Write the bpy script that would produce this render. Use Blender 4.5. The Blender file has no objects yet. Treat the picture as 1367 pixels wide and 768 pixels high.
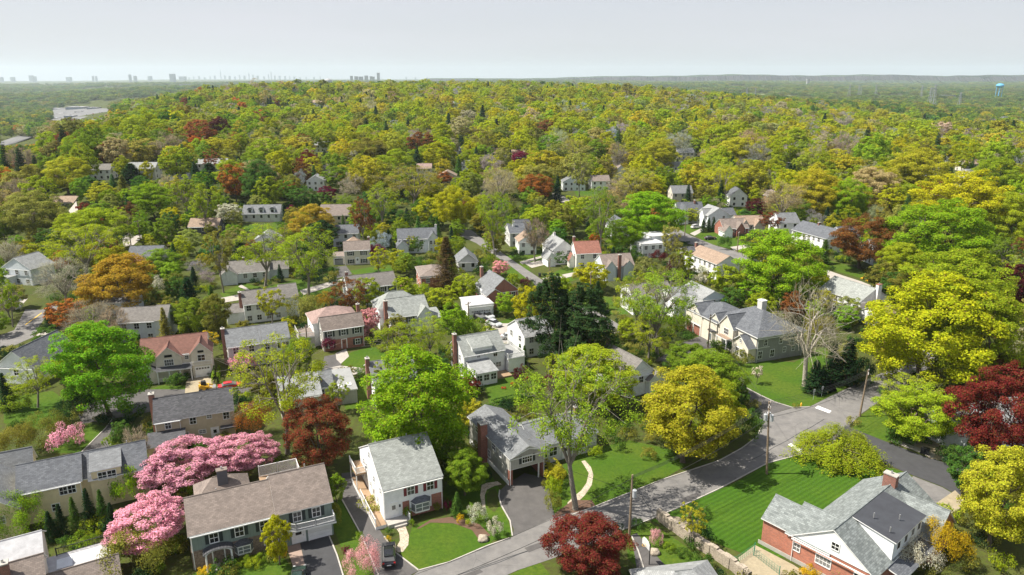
import bpy, math, random, bmesh
import numpy as np
from mathutils import Vector, Matrix
R=math.radians
rnd=random.Random(7)
# ---------------------------------------------------------------- camera, world, sun, exposure
scene=bpy.context.scene
COL=scene.collection
F=950.0; CAMH=58.0; PIT=math.atan((384-104)/F)
cam_d=bpy.data.cameras.new("camera"); cam=bpy.data.objects.new("camera",cam_d); COL.objects.link(cam)
cam.location=(0,0,CAMH); cam.rotation_euler=(R(90)-PIT,0,0)
cam_d.sensor_width=36; cam_d.lens=F/1367*36; cam_d.clip_start=1; cam_d.clip_end=90000
scene.camera=cam
SUN_EL=R(56); SUN_AZ=R(-92)      # measured clockwise from +Y (the view direction); the sun stands to the left
world=bpy.data.worlds.new("World"); scene.world=world; world.use_nodes=True
wn=world.node_tree.nodes; wl=world.node_tree.links; wn.clear()
sky=wn.new('ShaderNodeTexSky'); sky.sky_type='NISHITA'; sky.sun_disc=False
sky.sun_elevation=SUN_EL; sky.sun_rotation=SUN_AZ; sky.altitude=60; sky.air_density=1.0; sky.dust_density=1.6; sky.ozone_density=1.5
bg=wn.new('ShaderNodeBackground'); bg.inputs[1].default_value=0.075
# thin veil of high cloud across the sky
tc=wn.new('ShaderNodeTexCoord'); mp=wn.new('ShaderNodeMapping'); mp.inputs['Scale'].default_value=(1.2,1.2,9)
mp.inputs['Rotation'].default_value=(0.0,R(6),0)
nz=wn.new('ShaderNodeTexNoise'); nz.inputs['Scale'].default_value=1.6; nz.inputs['Detail'].default_value=4
rp=wn.new('ShaderNodeMapRange'); rp.inputs[1].default_value=.42; rp.inputs[2].default_value=.72; rp.inputs[3].default_value=.76; rp.inputs[4].default_value=.95
mx=wn.new('ShaderNodeMixRGB'); mx.inputs[2].default_value=(5.45,5.4,5.85,1)
wo=wn.new('ShaderNodeOutputWorld')
wl.new(tc.outputs['Generated'],mp.inputs[0]); wl.new(mp.outputs[0],nz.inputs[0]); wl.new(nz.outputs[0],rp.inputs[0])
sx=wn.new('ShaderNodeSeparateXYZ'); el=wn.new('ShaderNodeMapRange'); el.inputs[1].default_value=0; el.inputs[2].default_value=.5; el.inputs[3].default_value=1; el.inputs[4].default_value=.62
ml=wn.new('ShaderNodeMath'); ml.operation='MULTIPLY'; wl.new(tc.outputs['Generated'],sx.inputs[0]); wl.new(sx.outputs[2],el.inputs[0]); wl.new(el.outputs[0],ml.inputs[0]); wl.new(rp.outputs[0],ml.inputs[1]); wl.new(ml.outputs[0],mx.inputs[0]); wl.new(sky.outputs[0],mx.inputs[1]); wl.new(mx.outputs[0],bg.inputs[0]); wl.new(bg.outputs[0],wo.inputs[0])
sl=bpy.data.lights.new("sun",'SUN'); sl.energy=5.0; sl.angle=R(0.55); sl.color=(1,.94,.83)
so=bpy.data.objects.new("sun",sl); COL.objects.link(so)
sd=Vector((math.sin(SUN_AZ)*math.cos(SUN_EL),math.cos(SUN_AZ)*math.cos(SUN_EL),math.sin(SUN_EL)))
so.rotation_euler=sd.to_track_quat('Z','Y').to_euler(); so.location=(-300,0,400)
scene.view_settings.view_transform='Standard'; scene.view_settings.look='None'
scene.view_settings.exposure=0.86; scene.view_settings.gamma=1; scene.view_settings.use_curve_mapping=False
scene.render.engine='CYCLES'
cy=scene.cycles
cy.use_denoising=True; cy.max_bounces=5; cy.diffuse_bounces=3; cy.glossy_bounces=2; cy.transmission_bounces=2; cy.volume_bounces=1; cy.transparent_max_bounces=4
cy.sample_clamp_indirect=4; cy.volume_step_rate=4

# ---------------------------------------------------------------- terrain and pixel-to-ground
def sst(a,b,x):
    t=np.clip((x-a)/(b-a),0,1); return t*t*(3-2*t)
def terr(x,y):
    x=np.asarray(x,float); y=np.asarray(y,float)
    d=np.hypot(x,y); t=x/np.maximum(y,1)
    ridge=33*sst(330,1450,d)*(1-sst(1500,2300,d))
    side=(1-sst(.02,.46,t))*(1-sst(.30,.70,-t))
    val=-24*sst(600,1500,d)*sst(.3,.72,np.abs(t))-14*sst(1600,2600,d)
    lv=-16*sst(520,800,d)*sst(.50,.66,-t)
    far=9*np.sin(x/830+1.3)*np.cos(y/1170)+7*np.sin(x/410-y/690)
    far=far*sst(1500,3500,d)
    farup=22*sst(4000,9000,d)
    near=1.6*np.sin(x/61)*np.sin(y/83)*sst(300,480,d)
    lu=14*sst(.2,.55,-t)*sst(250,520,d)*(1-sst(600,800,d))*(1-sst(.6,.7,-t))
    return ridge*side+val+lv+far+farup+near+lu
def ray(px,py):
    x=(px-683.5)/F; y=(384-py)/F; c,s=math.cos(PIT),math.sin(PIT)
    return x, c+y*s, -s+y*c
def at(px,py,z=0.0):
    """where the view line through a photo point meets the ground raised by z"""
    dx,dy,dz=ray(px,py)
    T=np.concatenate([np.arange(30,700,1.5),np.arange(700,3000,8),np.arange(3000,26000,60)])
    g=CAMH+dz*T-(terr(dx*T,dy*T)+z)
    k=np.nonzero(g<=0)[0]
    if len(k)==0: t=24000.
    elif k[0]==0: t=30.
    else:
        i=k[0]; a=g[i-1]; b=g[i]; t=T[i-1]+(T[i]-T[i-1])*a/(a-b)
    return Vector((dx*t,dy*t,float(terr(dx*t,dy*t))))
def proj(X,Y,Z):
    c,s=math.cos(PIT),math.sin(PIT); dz=Z-CAMH; zc=Y*c-dz*s; yc=Y*s+dz*c
    return 683.5+F*X/zc, 384-F*yc/zc, zc

# ---------------------------------------------------------------- materials
MATS={}
def _new(name):
    m=bpy.data.materials.new(name); m.use_nodes=True; nt=m.node_tree; nt.nodes.clear()
    out=nt.nodes.new('ShaderNodeOutputMaterial'); return m,nt,nt.nodes,nt.links,out
def mat(name,col=(.5,.5,.5),rough=.8,pat=None,col2=None,scale=1.0,metal=0.0,bump=.3):
    if name in MATS: return MATS[name]
    m,nt,n,l,out=_new(name)
    b=n.new('ShaderNodeBsdfPrincipled'); b.inputs['Roughness'].default_value=rough; b.inputs['Metallic'].default_value=metal
    l.new(b.outputs[0],out.inputs[0])
    c4=(*col,1); k=lambda s:tuple(min(1,v*s) for v in col)+(1,)
    tex=n.new('ShaderNodeTexCoord')
    # weathering common to every surface
    no=n.new('ShaderNodeTexNoise'); no.inputs['Scale'].default_value=.9; no.inputs['Detail'].default_value=6; no.inputs['Roughness'].default_value=.65
    l.new(tex.outputs['Object'],no.inputs[0])
    wr=n.new('ShaderNodeMapRange'); wr.inputs[1].default_value=.3; wr.inputs[2].default_value=.7; wr.inputs[3].default_value=.78 if pat=='shingle' else .86; wr.inputs[4].default_value=1.14 if pat=='shingle' else 1.08
    l.new(no.outputs[0],wr.inputs[0])
    mul=n.new('ShaderNodeMixRGB'); mul.blend_type='MULTIPLY'; mul.inputs[0].default_value=1
    l.new(wr.outputs[0],mul.inputs[2]); l.new(mul.outputs[0],b.inputs['Base Color'])
    if pat in('shingle','brick'):
        br=n.new('ShaderNodeTexBrick'); br.offset=.5
        if pat=='shingle':
            br.inputs['Scale'].default_value=1; br.inputs['Brick Width'].default_value=.42*scale; br.inputs['Row Height'].default_value=.2*scale
            br.inputs['Mortar Size'].default_value=.018; br.inputs['Mortar Smooth'].default_value=.6
            c2=col2 or tuple(v*1.22 for v in col); br.inputs['Color1'].default_value=k(.85); br.inputs['Color2'].default_value=(*c2,1); br.inputs['Mortar'].default_value=k(.6)
            br.inputs['Bias'].default_value=-.1
        else:
            br.inputs['Scale'].default_value=1; br.inputs['Brick Width'].default_value=.26*scale; br.inputs['Row Height'].default_value=.1*scale
            br.inputs['Mortar Size'].default_value=.01; c2=col2 or k(.6)[:3]
            br.inputs['Color1'].default_value=c4; br.inputs['Color2'].default_value=(*c2,1); br.inputs['Mortar'].default_value=(.3,.22,.18,1)
        l.new(tex.outputs['UV'],br.inputs[0]); l.new(br.outputs[0],mul.inputs[1])
        bp=n.new('ShaderNodeBump'); bp.inputs['Strength'].default_value=bump; bp.inputs['Distance'].default_value=.02; bp.invert=True
        l.new(br.outputs['Fac'],bp.inputs['Height']); l.new(bp.outputs[0],b.inputs['Normal'])
    elif pat in('lap','batten'):
        sp=n.new('ShaderNodeSeparateXYZ'); l.new(tex.outputs['UV'],sp.inputs[0])
        d=n.new('ShaderNodeMath'); d.operation='DIVIDE'; d.inputs[1].default_value=(.19 if pat=='lap' else .4)
        l.new(sp.outputs[1 if pat=='lap' else 0],d.inputs[0])
        fr=n.new('ShaderNodeMath'); fr.operation='FRACT'; l.new(d.outputs[0],fr.inputs[0])
        mr=n.new('ShaderNodeMapRange'); mr.inputs[1].default_value=0; mr.inputs[2].default_value=.16; mr.inputs[3].default_value=.72; mr.inputs[4].default_value=1
        l.new(fr.outputs[0],mr.inputs[0])
        m2=n.new('ShaderNodeMixRGB'); m2.blend_type='MULTIPLY'; m2.inputs[0].default_value=1; m2.inputs[1].default_value=c4
        l.new(mr.outputs[0],m2.inputs[2]); l.new(m2.outputs[0],mul.inputs[1])
        bp=n.new('ShaderNodeBump'); bp.inputs['Strength'].default_value=.4; bp.inputs['Distance'].default_value=.02
        l.new(fr.outputs[0],bp.inputs['Height']); l.new(bp.outputs[0],b.inputs['Normal'])
    elif pat in('asphalt','stone','soil','concrete'):
        n2=n.new('ShaderNodeTexNoise'); n2.inputs['Scale'].default_value={'asphalt':.35,'stone':2.2,'soil':1.5,'concrete':.8}[pat]*scale; n2.inputs['Detail'].default_value=8; n2.inputs['Roughness'].default_value=.72
        l.new(tex.outputs['Object'],n2.inputs[0])
        cr=n.new('ShaderNodeMapRange'); cr.inputs[1].default_value=.3; cr.inputs[2].default_value=.7
        l.new(n2.outputs[0],cr.inputs[0])
        mm=n.new('ShaderNodeMixRGB'); mm.inputs[1].default_value=c4; mm.inputs[2].default_value=(*(col2 or k(.6)[:3]),1)
        l.new(cr.outputs[0],mm.inputs[0])
        if pat in('stone','concrete','asphalt'):
            vo=n.new('ShaderNodeTexVoronoi'); vo.feature='DISTANCE_TO_EDGE'; vo.inputs['Scale'].default_value={'stone':2.4,'concrete':.35,'asphalt':.13}[pat]*scale
            nd=n.new('ShaderNodeMixRGB'); nd.inputs[0].default_value=.12 if pat!='stone' else .03
            l.new(tex.outputs['Object'],nd.inputs[1]); l.new(n2.outputs['Color'],nd.inputs[2]); l.new(nd.outputs[0],vo.inputs[0])
            vr=n.new('ShaderNodeMapRange'); vr.inputs[1].default_value=0; vr.inputs[2].default_value={'stone':.07,'concrete':.012,'asphalt':.006}[pat]; vr.inputs[3].default_value=.45 if pat=='stone' else .72; vr.inputs[4].default_value=1
            l.new(vo.outputs['Distance'],vr.inputs[0])
            m3=n.new('ShaderNodeMixRGB'); m3.blend_type='MULTIPLY'; m3.inputs[0].default_value=1
            l.new(mm.outputs[0],m3.inputs[1]); l.new(vr.outputs[0],m3.inputs[2]); l.new(m3.outputs[0],mul.inputs[1])
        else: l.new(mm.outputs[0],mul.inputs[1])
        bp=n.new('ShaderNodeBump'); bp.inputs['Strength'].default_value=.35; bp.inputs['Distance'].default_value=.05
        l.new(n2.outputs[0],bp.inputs['Height']); l.new(bp.outputs[0],b.inputs['Normal'])
    else:
        mul.inputs[1].default_value=c4
    MATS[name]=m; return m
def grass_mat(name,c1,c2,c3,s=1.0,stripe=None):
    m,nt,n,l,out=_new(name); b=n.new('ShaderNodeBsdfPrincipled'); b.inputs['Roughness'].default_value=.95; b.inputs['Specular IOR Level'].default_value=.1
    l.new(b.outputs[0],out.inputs[0]); tex=n.new('ShaderNodeTexCoord')
    a=n.new('ShaderNodeTexNoise'); a.inputs['Scale'].default_value=.09*s; a.inputs['Detail'].default_value=5
    c=n.new('ShaderNodeTexNoise'); c.inputs['Scale'].default_value=1.3*s; c.inputs['Detail'].default_value=9; c.inputs['Roughness'].default_value=.75
    for q in(a,c): l.new(tex.outputs['Object'],q.inputs[0])
    r1=n.new('ShaderNodeMapRange'); r1.inputs[1].default_value=.38; r1.inputs[2].default_value=.62; l.new(a.outputs[0],r1.inputs[0])
    r2=n.new('ShaderNodeMapRange'); r2.inputs[1].default_value=.35; r2.inputs[2].default_value=.68; l.new(c.outputs[0],r2.inputs[0])
    m1=n.new('ShaderNodeMixRGB'); m1.inputs[1].default_value=(*c1,1); m1.inputs[2].default_value=(*c2,1); l.new(r1.outputs[0],m1.inputs[0])
    m2=n.new('ShaderNodeMixRGB'); m2.inputs[2].default_value=(*c3,1); l.new(m1.outputs[0],m2.inputs[1]); l.new(r2.outputs[0],m2.inputs[0])
    last=m2
    if stripe:
        mp=n.new('ShaderNodeMapping'); mp.inputs['Rotation'].default_value=(0,0,R(stripe)); l.new(tex.outputs['Object'],mp.inputs[0])
        w=n.new('ShaderNodeTexWave'); w.inputs['Scale'].default_value=.42; w.inputs['Distortion'].default_value=2.6; w.inputs['Detail'].default_value=2; w.inputs['Detail Scale'].default_value=.6
        l.new(mp.outputs[0],w.inputs[0]); wr=n.new('ShaderNodeMapRange'); wr.inputs[3].default_value=.86; wr.inputs[4].default_value=1.12; l.new(w.outputs[1],wr.inputs[0])
        mu=n.new('ShaderNodeMixRGB'); mu.blend_type='MULTIPLY'; mu.inputs[0].default_value=1; l.new(m2.outputs[0],mu.inputs[1]); l.new(wr.outputs[0],mu.inputs[2]); last=mu
    l.new(last.outputs[0],b.inputs['Base Color'])
    bp=n.new('ShaderNodeBump'); bp.inputs['Strength'].default_value=.5; bp.inputs['Distance'].default_value=.15
    l.new(c.outputs[0],bp.inputs['Height']); l.new(bp.outputs[0],b.inputs['Normal'])
    MATS[name]=m; return m
def leaf_mat(name,instanced=False,trans=.46):
    m,nt,n,l,out=_new(name)
    if instanced:
        ob=n.new('ShaderNodeAttribute'); ob.attribute_type='INSTANCER'; ob.attribute_name='col'; oc=ob.outputs['Color']
    else:
        ob=n.new('ShaderNodeObjectInfo'); oc=ob.outputs['Color']
    ge=n.new('ShaderNodeNewGeometry'); ri=ge.outputs['Random Per Island']
    mr=n.new('ShaderNodeMapRange'); mr.inputs[3].default_value=.62; mr.inputs[4].default_value=1.38; l.new(ri,mr.inputs[0])
    hs=n.new('ShaderNodeHueSaturation')
    h=n.new('ShaderNodeMath'); h.operation='MULTIPLY'; h.inputs[1].default_value=7.31; l.new(ri,h.inputs[0])
    hf=n.new('ShaderNodeMath'); hf.operation='FRACT'; l.new(h.outputs[0],hf.inputs[0])
    hr=n.new('ShaderNodeMapRange'); hr.inputs[3].default_value=.482; hr.inputs[4].default_value=.518; l.new(hf.outputs[0],hr.inputs[0])
    l.new(hr.outputs[0],hs.inputs['Hue']); l.new(mr.outputs[0],hs.inputs['Value'])
    # some leaves of a second, greener-brown tone (object alpha says how many)
    if not instanced:
        lt=n.new('ShaderNodeMath'); lt.operation='LESS_THAN'
        h2=n.new('ShaderNodeMath'); h2.operation='MULTIPLY'; h2.inputs[1].default_value=13.7; l.new(ri,h2.inputs[0])
        hf2=n.new('ShaderNodeMath'); hf2.operation='FRACT'; l.new(h2.outputs[0],hf2.inputs[0])
        l.new(hf2.outputs[0],lt.inputs[0]); l.new(ob.outputs['Alpha'],lt.inputs[1])
        mm=n.new('ShaderNodeMixRGB'); mm.inputs[2].default_value=(.16,.11,.04,1); l.new(lt.outputs[0],mm.inputs[0]); l.new(oc,mm.inputs[1]); oc=mm.outputs[0]
    l.new(oc,hs.inputs['Color'])
    d=n.new('ShaderNodeBsdfDiffuse'); t=n.new('ShaderNodeBsdfTranslucent'); mix=n.new('ShaderNodeMixShader'); mix.inputs[0].default_value=trans
    l.new(hs.outputs[0],d.inputs[0]); l.new(hs.outputs[0],t.inputs[0]); l.new(d.outputs[0],mix.inputs[1]); l.new(t.outputs[0],mix.inputs[2]); l.new(mix.outputs[0],out.inputs[0])
    MATS[name]=m; return m
LEAF=leaf_mat('leaf'); LEAFI=leaf_mat('leaf_of_the_woods',True)
mat('bark',(.16,.12,.09),.95,'stone',(.09,.07,.05),3)
mat('bark_pale',(.5,.46,.38),.9,'stone',(.3,.26,.2),3)
mat('bark_grey',(.27,.24,.2),.9,'stone',(.17,.15,.12),3)
mat('trim',(.8,.8,.79),.5); mat('glass',(.025,.032,.04),.08); mat('curtain_glass',(.16,.18,.19),.12)
_g=MATS['glass'].node_tree; _oi=_g.nodes.new('ShaderNodeObjectInfo'); _mr=_g.nodes.new('ShaderNodeMapRange'); _mr.inputs[1].default_value=.45; _mr.inputs[3].default_value=.02; _mr.inputs[4].default_value=.22
_cb=_g.nodes.new('ShaderNodeCombineColor'); _g.links.new(_oi.outputs['Random'],_mr.inputs[0]); [_g.links.new(_mr.outputs[0],_cb.inputs[i]) for i in range(3)]; _g.links.new(_cb.outputs[0],_g.nodes['Principled BSDF'].inputs['Base Color'])
mat('white_siding',(.78,.79,.8),.6,'lap'); mat('concrete',(.42,.4,.36),.9,'concrete',(.34,.32,.29)); mat('black',(.02,.02,.022),.5)
mat('brick_red',(.36,.12,.075),.85,'brick',(.25,.08,.05)); mat('chimney_brick',(.27,.1,.07),.85,'brick',(.17,.07,.05)); mat('metal',(.5,.5,.5),.4,metal=.7)
mat('shutter_black',(.02,.03,.03),.6); mat('shutter_maroon',(.16,.02,.03),.6); mat('wood',(.3,.2,.12),.8); mat('flat_roof_dark',(.05,.055,.065),.9,'soil',(.035,.037,.045),.4)

mat('paver',(.42,.41,.4),.9,'brick',(.3,.3,.3),2.5)
# ---------------------------------------------------------------- mesh builder
def tag(o,label=None,cat=None,group=None,kind=None):
    if label: o['label']=label
    if cat: o['category']=cat
    if group: o['group']=group
    if kind: o['kind']=kind
    return o
def empty(name,loc=(0,0,0),rz=0):
    o=bpy.data.objects.new(name,None); o.empty_display_size=.5; COL.objects.link(o); o.location=loc; o.rotation_euler=(0,0,rz); return o
class MB:
    def __init__(s): s.v=[]; s.f=[]; s.m=[]; s.mats=[]
    def mi(s,m):
        if m not in s.mats: s.mats.append(m)
        return s.mats.index(m)
    def poly(s,pts,m):
        b=len(s.v); s.v+= [tuple(p) for p in pts]; s.f.append(tuple(range(b,b+len(pts)))); s.m.append(s.mi(m)); return s
    def box(s,x0,x1,y0,y1,z0,z1,m,top=None):
        p=[(x0,y0,z0),(x1,y0,z0),(x1,y1,z0),(x0,y1,z0),(x0,y0,z1),(x1,y0,z1),(x1,y1,z1),(x0,y1,z1)]
        return s.hexa(p,m,top)
    def hexa(s,p,m,top=None):
        b=len(s.v); s.v+= [tuple(q) for q in p]; k=s.mi(m); kt=s.mi(top) if top else k
        for f in((0,3,2,1),(0,1,5,4),(1,2,6,5),(2,3,7,6),(3,0,4,7)): s.f.append(tuple(b+i for i in f)); s.m.append(k)
        s.f.append((b+4,b+5,b+6,b+7)); s.m.append(kt); return s
    def prism(s,poly,z0,z1,m,top=None):   # poly counter-clockwise
        n=len(poly); b=len(s.v); s.v+=[(p[0],p[1],z0) for p in poly]+[(p[0],p[1],z1) for p in poly]; k=s.mi(m)
        s.f.append(tuple(b+i for i in range(n))[::-1]); s.m.append(k)
        s.f.append(tuple(b+n+i for i in range(n))); s.m.append(s.mi(top) if top else k)
        for i in range(n):
            j=(i+1)%n; s.f.append((b+i,b+j,b+n+j,b+n+i)); s.m.append(k)
        return s
    def tube(s,p0,p1,r0,r1,m,n=8):
        a=Vector(p0); c=Vector(p1); d=(c-a).normalized(); u=d.orthogonal().normalized(); w=d.cross(u); b=len(s.v); k=s.mi(m)
        for p,r in((a,r0),(c,r1)):
            for i in range(n):
                t=2*math.pi*i/n; s.v.append(tuple(p+(u*math.cos(t)+w*math.sin(t))*r))
        for i in range(n): j=(i+1)%n; s.f.append((b+i,b+j,b+n+j,b+n+i)); s.m.append(k)
        s.f.append(tuple(b+i for i in range(n))[::-1]); s.f.append(tuple(b+n+i for i in range(n))); s.m+=[k,k]; return s
    def build(s,name,parent=None,loc=None):
        me=bpy.data.meshes.new(name); me.from_pydata(s.v,[],s.f)
        for m in s.mats: me.materials.append(MATS[m])
        me.polygons.foreach_set('material_index',s.m)
        uv=me.uv_layers.new(name='UVMap').data; up=Vector((0,0,1)); me.update()
        for p in me.polygons:
            n=p.normal; t=up.cross(n)
            t=Vector((1,0,0)) if t.length<1e-3 else t.normalized(); bb=n.cross(t)
            for li in p.loop_indices:
                q=me.vertices[me.loops[li].vertex_index].co; uv[li].uv=(q.dot(t),q.dot(bb))
        o=bpy.data.objects.new(name,me); COL.objects.link(o)
        if parent: o.parent=parent
        if loc is not None: o.location=loc
        return o
HAZE=5e-5
# ---------------------------------------------------------------- ground, roads, drives, lawns
grass_mat('ground',(.05,.085,.012),(.085,.11,.018),(.055,.045,.022),1.0)
grass_mat('lawn',(.055,.115,.009),(.09,.13,.014),(.036,.075,.009),1.2)
grass_mat('lawn_mown',(.042,.105,.007),(.066,.125,.01),(.034,.08,.009),1.2,stripe=54)
mat('asphalt',(.2,.19,.18),.95,'asphalt',(.125,.12,.118)); mat('asphalt_new',(.055,.056,.06),.9,'asphalt',(.04,.04,.043)); mat('drive',(.105,.098,.095),.95,'asphalt',(.07,.066,.065))
mat('drive_pale',(.4,.37,.33),.95,'concrete',(.33,.3,.27)); mat('mulch',(.13,.07,.045),.95,'soil',(.09,.055,.035),2); mat('gravel_pale',(.36,.3,.2),.95,'soil',(.26,.22,.15),2); mat('flag',(.5,.43,.33),.9,'stone',(.4,.34,.26),.8)
mat('kerb',(.45,.42,.38),.9,'concrete',(.35,.33,.3)); mat('paint_white',(.72,.72,.7),.7); mat('paint_yellow',(.75,.45,.03),.7)
def build_ground():
    rr=np.concatenate([[0],np.linspace(25,300,12),np.geomspace(330,24000,120)]); na=480; V=[(0,0,0)]
    az=np.linspace(0,2*math.pi,na,endpoint=False)
    for r in rr[1:]:
        x=r*np.cos(az); y=r*np.sin(az); z=terr(x,np.where(y>0,y,1)); z=np.where(y>0,z,0); V+=list(zip(x,y,z))
    Fc=[(0,1+i,1+(i+1)%na) for i in range(na)]
    for k in range(len(rr)-2):
        a=1+k*na; b=a+na
        for i in range(na): j=(i+1)%na; Fc.append((a+i,b+i,b+j,a+j))
    me=bpy.data.meshes.new('ground'); me.from_pydata([tuple(map(float,v)) for v in V],[],Fc); me.materials.append(MATS['ground'])
    for p in me.polygons: p.use_smooth=True
    o=bpy.data.objects.new('ground',me); COL.objects.link(o); tag(o,kind='structure')
build_ground()
OPEN=[]; PXOPEN=[]
def sheet(name,pts,m,dz,mask=True,kind='structure'):
    P=[at(*p) for p in pts]; me=bpy.data.meshes.new(name)
    ar=sum(P[i].x*P[(i+1)%len(P)].y-P[(i+1)%len(P)].x*P[i].y for i in range(len(P)))
    if ar<0: P=P[::-1]
    bm=bmesh.new(); vs=[bm.verts.new((p.x,p.y,p.z+dz)) for p in P]; fc=bm.faces.new(vs); fc.normal_update(); bmesh.ops.triangulate(bm,faces=bm.faces[:],ngon_method='EAR_CLIP'); bm.to_mesh(me); bm.free()
    me.materials.append(MATS[m]); o=bpy.data.objects.new(name,me); COL.objects.link(o); tag(o,kind=kind)
    OPEN.append([(p.x,p.y) for p in P]); 
    if mask: PXOPEN.append((pts,sum(p.y for p in P)/len(P)))
    return o
def kerb(pts,w=.16,h=.12,name='kerb',m='kerb',z=0.0):
    P=[at(*p) for p in pts]; mb=MB()
    for i in range(len(P)-1):
        a,b=Vector(P[i][:2]),Vector(P[i+1][:2]); d=(b-a); 
        if d.length<.05: continue
        d.normalize(); n=Vector((-d.y,d.x))*w/2; a2=a-d*.03; b2=b+d*.03; zz=P[i].z+z+i*.001
        q=[(a2-n),(b2-n),(b2+n),(a2+n)]; mb.hexa([(v.x,v.y,zz-.1) for v in q]+[(v.x,v.y,zz+h) for v in q],m)
    return tag(mb.build(name),kind='structure')
LAW=[[(531,735),(545,752),(559,762),(600,751),(651,729),(660,720),(640,704),(612,695),(575,692),(550,704),(545,722)],
[(436,668),(456,668),(480,711),(505,768),(470,768),(448,712),(440,690)],
[(738,690),(790,678),(840,658),(885,640),(915,622),(895,600),(840,588),(800,598),(765,610),(742,630),(736,660)],
[(985,478),(1060,484),(1100,462),(1135,515),(1109,529),(1080,543),(1058,544),(1034,537),(997,519),(970,500)],
[(1168,542),(1152,553),(1138,572),(1150,580),(1183,590),(1200,580),(1190,560)],
[(836,710),(868,698),(905,722),(945,752),(935,768),(862,768),(838,745)],
[(600,640),(655,632),(668,655),(684,716),(660,722),(640,700),(612,690),(590,660)],
[(62,605),(108,605),(146,570),(120,566),(95,585)],[(5,565),(5,532),(70,522),(95,540),(90,566),(40,575)],[(183,525),(215,515),(248,515),(246,532),(200,538)],
[(452,481),(470,470),(500,462),(525,480),(480,492),(468,496)],[(450,512),(490,502),(500,540),(462,548)],
[(293,392),(325,378),(352,384),(400,372),(425,385),(450,385),(448,402),(418,412),(385,388),(340,385),(318,392),(300,398)],[(466,362),(520,352),(525,362),(475,368)],
[(662,432),(698,418),(712,430),(690,446)],[(662,340),(700,340),(712,372),(695,378),(668,372)],[(683,345),(720,333),(745,350),(700,350)],[(722,372),(765,352),(790,365),(748,382)],
[(898,312),(912,300),(936,302),(932,312)],[(926,312),(962,307),(995,325),(975,332),(945,325)],[(255,768),(280,755),(330,750),(380,745),(396,768)],
[(1095,345),(1140,356),(1172,372),(1150,372),(1115,362)],[(645,512),(690,492),(725,515),(700,540),(655,545)],[(1236,596),(1290,596),(1296,612),(1280,622),(1262,616)],[(765,252),(812,252),(800,262),(770,262)],[(660,300),(700,310),(680,316)],
[(680,768),(700,758),(722,752),(735,768)],[(320,300),(372,292),(372,310),(325,315)],[(1078,505),(1100,490),(1118,522),(1095,530)],[(745,395),(790,400),(800,418),(760,420)],[(800,395),(838,400),(838,420),(806,420)]]
for i,l in enumerate(LAW): sheet('lawn',l,'lawn',.012+.001*(i%5))
sheet('lawn',[(868,696),(904,679),(990,640.5),(1024,619),(1070,607),(1098,612),(1192,626),(1215,634),(1150,680),(1060,745),(1008,745),(962,728),(915,702)],'lawn_mown',.02)
# roads
sheet('road',[(560,762),(600,751),(651,729),(680,719),(741,690),(790,678.5),(840,658),(885,640.5),(960,615.5),(990,599),(1010,584),(1016.5,570),(1013,558),(1058,545),(1080.6,543.5),(1109,529),(1150.6,510),(1175,499),(1205,486),(1225,470),(1245,455),(1275,462),(1250,485),(1215,508),(1166,541.5),(1150.6,552),(1136,566),(1130,580),(1100,607),(1070,607),(1024,619),(960,653),(904,679),(864,695.5),(836,706),(800,722),(735,747),(690,762),(640,785),(520,790)],'asphalt',.030)
sheet('side_road',[(1013,558),(1006,546),(997,530),(985,512),(975,502),(990,500),(997,518.5),(1015,528),(1034,537),(1058,544.5),(1013,558)][:-1],'drive',.036)
sheet('right_road',[(1128,568),(1150,577),(1183,590),(1232,609),(1280,624),(1310,640),(1290,668),(1258,650),(1216,634),(1195,625),(1150,608),(1112,600)],'asphalt_new',.042)
sheet('driveway',[(1219,636),(1258,651),(1280,664),(1262,690),(1225,672),(1205,650)],'asphalt',.038); sheet('path',[(1250,672),(1275,655),(1290,670),(1270,690)],'gravel_pale',.046,False)
sheet('driveway',[(456,632),(480,630),(483,655),(485,674),(500,697),(513,717),(529,739),(558,763),(505,790),(494,745),(481,712),(468,690),(457,668)],'drive',.034)
sheet('driveway',[(401,724),(438,714),(450,742),(462,790),(414,790),(406,750)],'asphalt_new',.034); sheet('path',[(382,729),(400.5,725),(406,750),(413.5,790),(400,790),(393,762)],'paver',.030)
sheet('driveway',[(676,647),(667,656),(666,663),(669,675),(681,696),(686,707),(684,717),(741,690),(737,676),(733,655),(727,638),(700,632)],'drive',.036)
sheet('path',[(528,704),(541,702),(546,716),(545,728),(538,737),(531,738),(528,733),(534,722),(533,712)],'flag',.030,False)
sheet('path',[(757,672),(765,664),(776,655),(783,645),(786,632),(780,622),(776,616),(781,615),(789,624),(792,634),(790,648),(781,661),(771,671),(762,676)],'flag',.030,False)
sheet('path',[(643,648),(650,645),(664,643),(670,647),(660,649),(650,654),(647,662),(648,678),(644,678),(641,662)],'flag',.030,False)
sheet('flower_bed',[(650,656),(661,652),(666,664),(666,676),(660,684),(651,678)],'ground',.028,False)
sheet('flower_bed',[(556,706),(575,694),(606,690),(640,700),(655,715),(640,722),(630,708),(605,699),(575,698),(560,706)],'mulch',.034,False)
sheet('flower_bed',[(735,690),(765,668),(790,668),(795,676),(770,684)],'mulch',.034,False)
sheet('flower_bed',[(905,690),(925,700),(905,705),(880,698),(874,690)],'gravel_pale',.036,False)
sheet('flower_bed',[(985,745),(1008,728),(1060,755),(1090,775),(1000,775)],'gravel_pale',.036,False)
sheet('driveway',[(141,572),(150,560),(153,582),(147,595),(150,632),(120,640),(62,634),(108,605)],'drive',.034)
sheet('road',[(100,545),(180,520),(250,520),(340,512),(345,520),(250,540),(170,556),(110,566)],'drive',.030); sheet('driveway',[(249,506),(282,500),(291,524),(246,532)],'wood' if False else 'gravel_pale',.038)
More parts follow.
